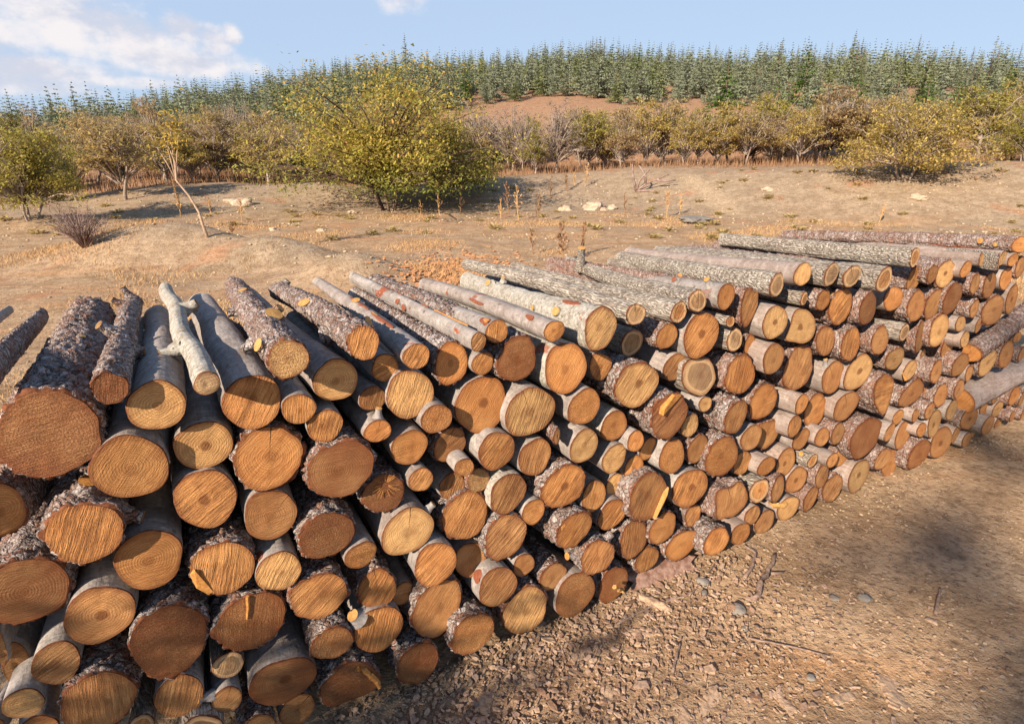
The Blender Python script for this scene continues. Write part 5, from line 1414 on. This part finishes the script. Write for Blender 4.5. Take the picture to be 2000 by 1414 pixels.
TL = ["bushy yellow-olive tree with low branches sweeping the gravel, alone at the clearing's near edge", "ochre tree with a single trunk on the dark slope before the rank", "slim yellow tree with a forked trunk behind the leaning sapling", "small yellow tree just beyond the one behind the leaning sapling", "russet tree with two pale trunks between the sapling and the great tree", "ochre tree close before the great multi-stemmed tree on the bank", "small yellow tree next to the russet one with two pale trunks", "broad yellow tree on the bank casting a dark shadow on the gravel", "green-gold bushy tree touching the great multi-stemmed one", "tall russet tree towering behind the broad yellow tree", "tall olive tree beyond the broad yellow one", "green-gold bushy tree overhanging the bank at the frame's edge", "bare purple-grey tree with a dark trunk, twiggiest of the bank", "low rounded green-gold tree beside the bare purple-grey one", "olive tree with twin trunks just beyond the bare purple-grey one", "bare grey tree between the great tree and the low rounded one", "russet narrow tree behind the fallen branch", "tall yellow tree with a pale straight trunk above the fallen branch", "tall ochre tree beside the pale-trunked yellow one", "small yellow tree under the tall ochre one", "ochre tree on the crest where the track climbs the bank", "yellow tree with the brightest leaves above the climbing track", "ochre tree leaning over the weeds past the climbing track", "golden tree with a thin light trunk before the tall russet one", "russet small tree before the second bright pine", "ochre tree filling the gap between russet and broad yellow trees", "bare grey tree rising behind the near side of the great tree", "ochre tree behind the low-branched yellow-olive tree", "green-gold tree peeping over the low-branched yellow-olive one", "bare grey tree behind the green-gold bushy one", "yellow tree glimpsed behind the olive one with twin trunks"]
TREES = [('D', -13.13, 16.43, 2.7, 1.68, 'yo'), ('S', -13.37, 21.07, 2.67, 1.51, 'yb'), ('S', -14.16, 25.31, 2.28, 1.27, 'yy'), ('S', -13.55, 26.2, 1.94, 0.98, 'yy'), ('S', -13.31, 28.0, 2.49, 1.63, 'br'), ('S', -11.06, 27.89, 2.5, 1.39, 'yb'), ('S', -11.94, 28.61, 2.07, 1.07, 'yy'), ('D', 12.95, 20.37, 2.5, 2.12, 'yy'), ('D', -2.27, 23.39, 2.39, 1.67, 'go'), ('S', 14.65, 29.57, 3.41, 2.07, 'br'), ('S', 19.19, 25.6, 3.0, 1.79, 'yo'), ('D', 17.79, 21.63, 1.82, 1.25, 'go'), ('B', 2.18, 30.92, 3.25, 1.59, 'gr'), ('S', 1.14, 30.48, 1.83, 0.96, 'go'), ('S', 3.82, 31.77, 3.17, 1.45, 'yo'), ('B', 0.0, 33.0, 3.04, 1.64, 'gr'), ('S', 5.44, 30.52, 2.55, 1.01, 'br'), ('S', 6.79, 31.27, 3.4, 1.35, 'yy'), ('S', 8.01, 32.01, 3.43, 1.46, 'yb'), ('S', 8.29, 29.87, 2.24, 0.99, 'yy'), ('S', 9.04, 30.17, 2.43, 1.12, 'yb'), ('S', 10.01, 30.4, 2.28, 1.25, 'yy'), ('S', 11.27, 29.95, 2.55, 1.19, 'yb'), ('S', 12.97, 28.16, 2.28, 1.11, 'yy'), ('S', 12.6, 30.5, 1.99, 1.13, 'br'), ('S', 15.78, 28.98, 2.15, 1.19, 'yb'), ('B', -10.14, 30.35, 2.55, 1.52, 'gr'), ('S', -15.68, 21.98, 2.66, 1.29, 'yb'), ('S', -17.07, 20.92, 3.32, 1.06, 'go'), ('B', -1.98, 33.94, 3.43, 1.97, 'gr'), ('S', 4.87, 32.64, 2.48, 1.13, 'yy')]
def plant(kind, x, y, H, w, c, label, group=None, cat='tree'):
    o, first = variant(kind, c)
    if not first: o = copy_tree(o)
    h0, w0 = SIZE[kind]; o.location = (x, y, hgt(x, y)-.03); o.rotation_euler = (0, 0, rnd.uniform(0, 6.28)); o.scale = (w/w0, w/w0, 1.06*H/h0)
    for k in ('group',):
        if k in o: del o[k]
    tag(o, label, cat, group)
for (k, x, y, H, w, c), lab in zip(TREES, TL): plant(k, x, y, H, w, c, lab)
rnd = random.Random(77)
n_ = 0
while n_ < 95:                                              # the rank of lesser trees behind them
    a = rnd.uniform(-45, 44); r = rnd.uniform(31.5, 44); x, y = r*math.sin(math.radians(a)), r*math.cos(math.radians(a))
    if any((x-t[1])**2+(y-t[2])**2 < 1.2 for t in TREES): continue
    c = rnd.choice(['br', 'yb', 'yb', 'yy', 'yo', 'gr', 'gr', 'br']); k = 'B' if c == 'gr' else 'S'
    plant(k, x, y, rnd.uniform(2.2, 3.6), rnd.uniform(1.0, 1.6), c, "slender %s tree in the rank behind the front trees on the bank" % KIND[c], "%s trees in the rear rank on the bank" % KIND[c]); n_ += 1

# ------------------------------------------------------------------ conifers on the hill
def needle_mat(name, c1, c2):
    m = bpy.data.materials.new(name); m.use_nodes = True; N = NT(m.node_tree); N.t.nodes.clear()
    r = N.n('ShaderNodeNewGeometry').outputs['Random Per Island']; q = N.n('ShaderNodeObjectInfo').outputs['Random']
    f = N.m('ADD', N.m('MULTIPLY', r, .55), N.m('MULTIPLY', q, .45))
    d = N.n('ShaderNodeBsdfDiffuse'); t = N.n('ShaderNodeBsdfTranslucent'); mx = N.n('ShaderNodeMixShader'); mx.inputs[0].default_value = .22
    c = N.mix(f, c1, c2); N.l(c, d.inputs[0]); N.l(c, t.inputs[0])
    N.l(d.outputs[0], mx.inputs[1]); N.l(t.outputs[0], mx.inputs[2]); o = N.n('ShaderNodeOutputMaterial'); N.l(mx.outputs[0], o.inputs[0])
    return m
NB = needle_mat("blue_green_needles", (.13, .155, .10), (.27, .295, .205)); NG = needle_mat("green_needles", (.11, .14, .06), (.235, .255, .12)); NP = needle_mat("pine_needles", (.065, .120, .028), (.14, .20, .05))
def conifer_parts(H, Wd, seed, levels, per, blade, round_=False):
    r = random.Random(seed); tb = MB(); nb = MB()
    tb.tube([Vector((0, 0, -.2)), Vector((0, 0, H*.5)), Vector((0, 0, H*.98))], [.018*H, .010*H, .0012*H], 6)
    for l in range(levels):
        t = l/(levels-1); z = H*(.07+.92*t); rad = Wd*((1-t)**1.0*.99+.015)*(1 if not round_ else min(1, .55+1.1*t if t < .4 else 1))
        for k in range(max(3, int(per*(1-.55*t)))):
            a = r.uniform(0, 6.28); L = rad*r.uniform(.6, 1.18); d = Vector((math.cos(a), math.sin(a), 0)); up = r.uniform(-.18, .22)+.35*t
            m_ = max(2, int(2+4*L/Wd))
            for j in range(m_):
                s = (j+.55)/m_; p = Vector((0, 0, z))+d*L*s+Vector((0, 0, L*(up*s-.18*s*s))); w = blade*(1.1-.5*s)*(.28+.75*(1-t))
                side = Vector((-d.y, d.x, r.uniform(-.5, .5))).normalized(); f = (d+Vector((r.uniform(-.4, .4), r.uniform(-.4, .4), r.uniform(.0, .75)))).normalized()
                nb.tri(p-side*w, p+side*w, p+f*w*2.1)
                if r.random() < .8: nb.tri(p-f*w*.5, p+Vector((0, 0, 1))*w*1.4+side*w*.5, p+f*w*1.5-side*w*.4)
    for k in range(0): nb.tri(Vector((-.02*H, 0, H*(.90+.014*k))), Vector((.02*H, 0, H*(.90+.014*k))), Vector((0, r.uniform(-.02, .02), H*(.97+.012*k))))
    return tb, nb
def make_conifer(H, Wd, seed, levels, per, mat, blade, round_=False):
    root = empty("conifer"); tb, nb = conifer_parts(H, Wd*1.3, seed, levels, per, blade, round_); tb.build("trunk", M_TRUNKD, root); nb.build("crown", mat, root, False); return root
CON = [make_conifer(5.0, 1.25, 1, 22, 9, NB, .17), make_conifer(5.0, 1.0, 2, 22, 8, NB, .16), make_conifer(5.0, 1.4, 3, 20, 9, NG, .18), make_conifer(5.0, 1.1, 4, 22, 8, NG, .16), make_conifer(5.0, 1.55, 5, 18, 9, NP, .20, True), make_conifer(5.0, 1.45, 6, 22, 10, NB, .17)]
CNAME = ["broad blue-green conifer", "slim blue-green conifer", "broad green conifer", "slim green conifer", "rounded bright green pine", "dense blue-grey conifer"]
used_c = set()
def conifer(v, x, y, H, label, group=None, w=1.0):
    o = CON[v] if v not in used_c else copy_tree(CON[v])
    used_c.add(v); o.location = (x, y, hgt(x, y)); o.rotation_euler = (rnd.uniform(-.02, .02), rnd.uniform(-.02, .02), rnd.uniform(0, 6.28)); o.scale = (w*H/5, w*H/5, H/5)
    if 'group' in o: del o['group']
    tag(o, label, 'conifer' if v != 4 else 'pine', group)
def pol(a, r): return r*math.sin(math.radians(a)), r*math.cos(math.radians(a))
# ones that stand out
for v, a, r, H, lab in [(1, -9.2, 116, 7.8, "tall thin conifer rising like a spire above the skyline, highest of its stretch"), (5, -5.6, 64, 5.0, "dense dark conifer at the lower edge of the forest above the bare slope"),
    (5, 7.6, 72, 6.0, "broad blue-grey conifer standing out alone on the bare brown slope"), (4, 18.3, 50, 5.4, "bright green pine rising through the yellow trees, first of the pair"), (4, 22.4, 48, 4.3, "bright green pine rising through the yellow trees, second of the pair"),
    (4, 17.0, 48, 3.0, "small bright pine crouching below the first tall bright one"), (4, 32.9, 50, 3.9, "bright green pine behind the broad yellow tree"), (4, 34.7, 49, 3.6, "smaller bright pine next to the one behind the broad yellow tree"), (4, 37.4, 50, 3.8, "bright pine beyond the broad yellow tree towards the frame's edge"),
    (5, 38.5, 78, 3.8, "lone round conifer in the reddish glade on the hill"), (0, 36.2, 74, 5.0, "taller conifer at the near side of the reddish glade"), (2, 40.0, 80, 3.6, "small conifer deeper in the reddish glade"), (1, 27.4, 117, 6.6, "thin spire conifer on the skyline over the broad hill forest"), (1, 31.6, 117, 5.8, "second thin spire conifer on the skyline further along"),
    (4, 24.3, 64, 5.2, "yellow-green pine beside the small bare patch on the hill"), (5, 25.4, 58, 4.2, "pale blue-grey conifer above the second bright pine"), (4, 11.0, 80, 5.2, "olive green pine in the front row above the bare slope"), (4, 28.2, 52, 4.0, "bright pine tucked behind the russet tree")]:
    x, y = pol(a, r); conifer(v, x, y, H, lab)
GLADES = [(-1.5, 56, 7.5, 11), (3.5, 60, 6.5, 11), (9.5, 56, 6, 9), (38.8, 76, 4.2, 16), (25.4, 66, 1.7, 7), (32.6, 74, 2.6, 5), (18, 56, 4, 5), (-21.9, 104, .8, 9), (43, 62, 3, 8), (-6.5, 54, 4, 7), (13.5, 62, 2.4, 5)]
spots = []
r = 53.0
while r < 121:
    a = -46.0
    while a < 46:
        aa = a+rnd.uniform(-.45, .45)*math.degrees(2.1/r); rr = r+rnd.uniform(-1.1, 1.1)
        if not any(((aa-g[0])/g[2])**2+((rr-g[1])/g[3])**2 < 1 for g in GLADES): spots.append((aa, rr))
        a += math.degrees(2.1/r)*rnd.uniform(.85, 1.3)
    r += 2.5
# how large each would show: the first rows and the skyline stand free
free = [s for s in spots if s[1] < 61 or s[1] > 113 or any(1 <= ((s[0]-g[0])/(g[2]+2))**2+((s[1]-g[1])/(g[3]+3))**2 < 1.35 for g in GLADES)]
rest = [s for s in spots if s not in set(free)]
rnd.shuffle(free); rnd.shuffle(rest)
single = free[:190]; single += rest[:max(0, 285-len(single))]; massed = [s for s in spots if s not in set(single)]
for a, rr in single:
    x, y = pol(a, rr); v = rnd.choices([0, 1, 2, 3, 4, 5], [4, 5, 3, 3, 1, 3])[0]; H = rnd.uniform(2.8, 4.9)*(.85 if rr < 61 else 1.0)
    where = "on the skyline" if rr > 110 else "low on the slope" if rr < 66 else "in the thick of the forest"
    conifer(v, x, y, H, "%s %s of the wooded hill" % (CNAME[v], where), "conifers of the wooded hill, %s %s" % (CNAME[v], where), rnd.uniform(.85, 1.15))
fv = {0: [[], []], 1: [[], []]}
protos = [(conifer_parts(5.0, 1.55, 51, 15, 7, .22)[1], 0), (conifer_parts(5.0, 1.35, 52, 15, 7, .21)[1], 0), (conifer_parts(5.0, 1.65, 53, 14, 7, .23)[1], 1), (conifer_parts(5.0, 1.7, 54, 15, 7, .23)[1], 0)]
for a, rr in massed:
    x, y = pol(a, rr); z = hgt(x, y); pr, mi = rnd.choice(protos); H = rnd.uniform(2.8, 4.9)/5; t = rnd.uniform(0, 6.28); ca, sa = math.cos(t)*H, math.sin(t)*H; V, F = fv[mi]; b = len(V)
    V += [(x+p.x*ca-p.y*sa, y+p.x*sa+p.y*ca, z+p.z*H) for p in pr.v]; F += [tuple(b+i for i in f) for f in pr.f]
me_v = fv[0][0]+fv[1][0]; off = len(fv[0][0]); me_f = fv[0][1]+[tuple(i+off for i in f) for f in fv[1][1]]
fo = mesh_obj("forest", me_v, me_f, NB, None, False); fo.data.materials.append(NG)
fo.data.polygons.foreach_set('material_index', [0]*len(fv[0][1])+[1]*len(fv[1][1]))
tag(fo, "close mass of further conifers covering the hill", "forest", None, "stuff")
print("conifers", len(single), "massed", len(massed), "faces", len(me_f))

# trees standing behind the viewer, whose shade lies over the near end of the pile and the earth
SH = Vector((SUN.x, SUN.y, 0)).normalized(); SW = Vector((-SH.y, SH.x, 0)); TANE = SUN.z/math.hypot(SUN.x, SUN.y)
def behind(o, D, w, apex, h0, ws, label, cat):
    p = SH*D+SW*w; H = apex+TANE*D; o.location = (p.x, p.y, 0); o.scale = (ws, ws, H/h0)
    if 'group' in o: del o['group']
    tag(o, label, cat)
behind(copy_tree(CON[0]), 30, .46, 3.5, 5.0, 4.0, "tall conifer standing behind the viewer and shading the earth", "conifer")
behind(copy_tree(VAR[('D', 'yo')]), 5, -2.25, 1.12, 2.5, 1.3, "wide olive tree behind the viewer, shading the near foot of the pile", "tree")
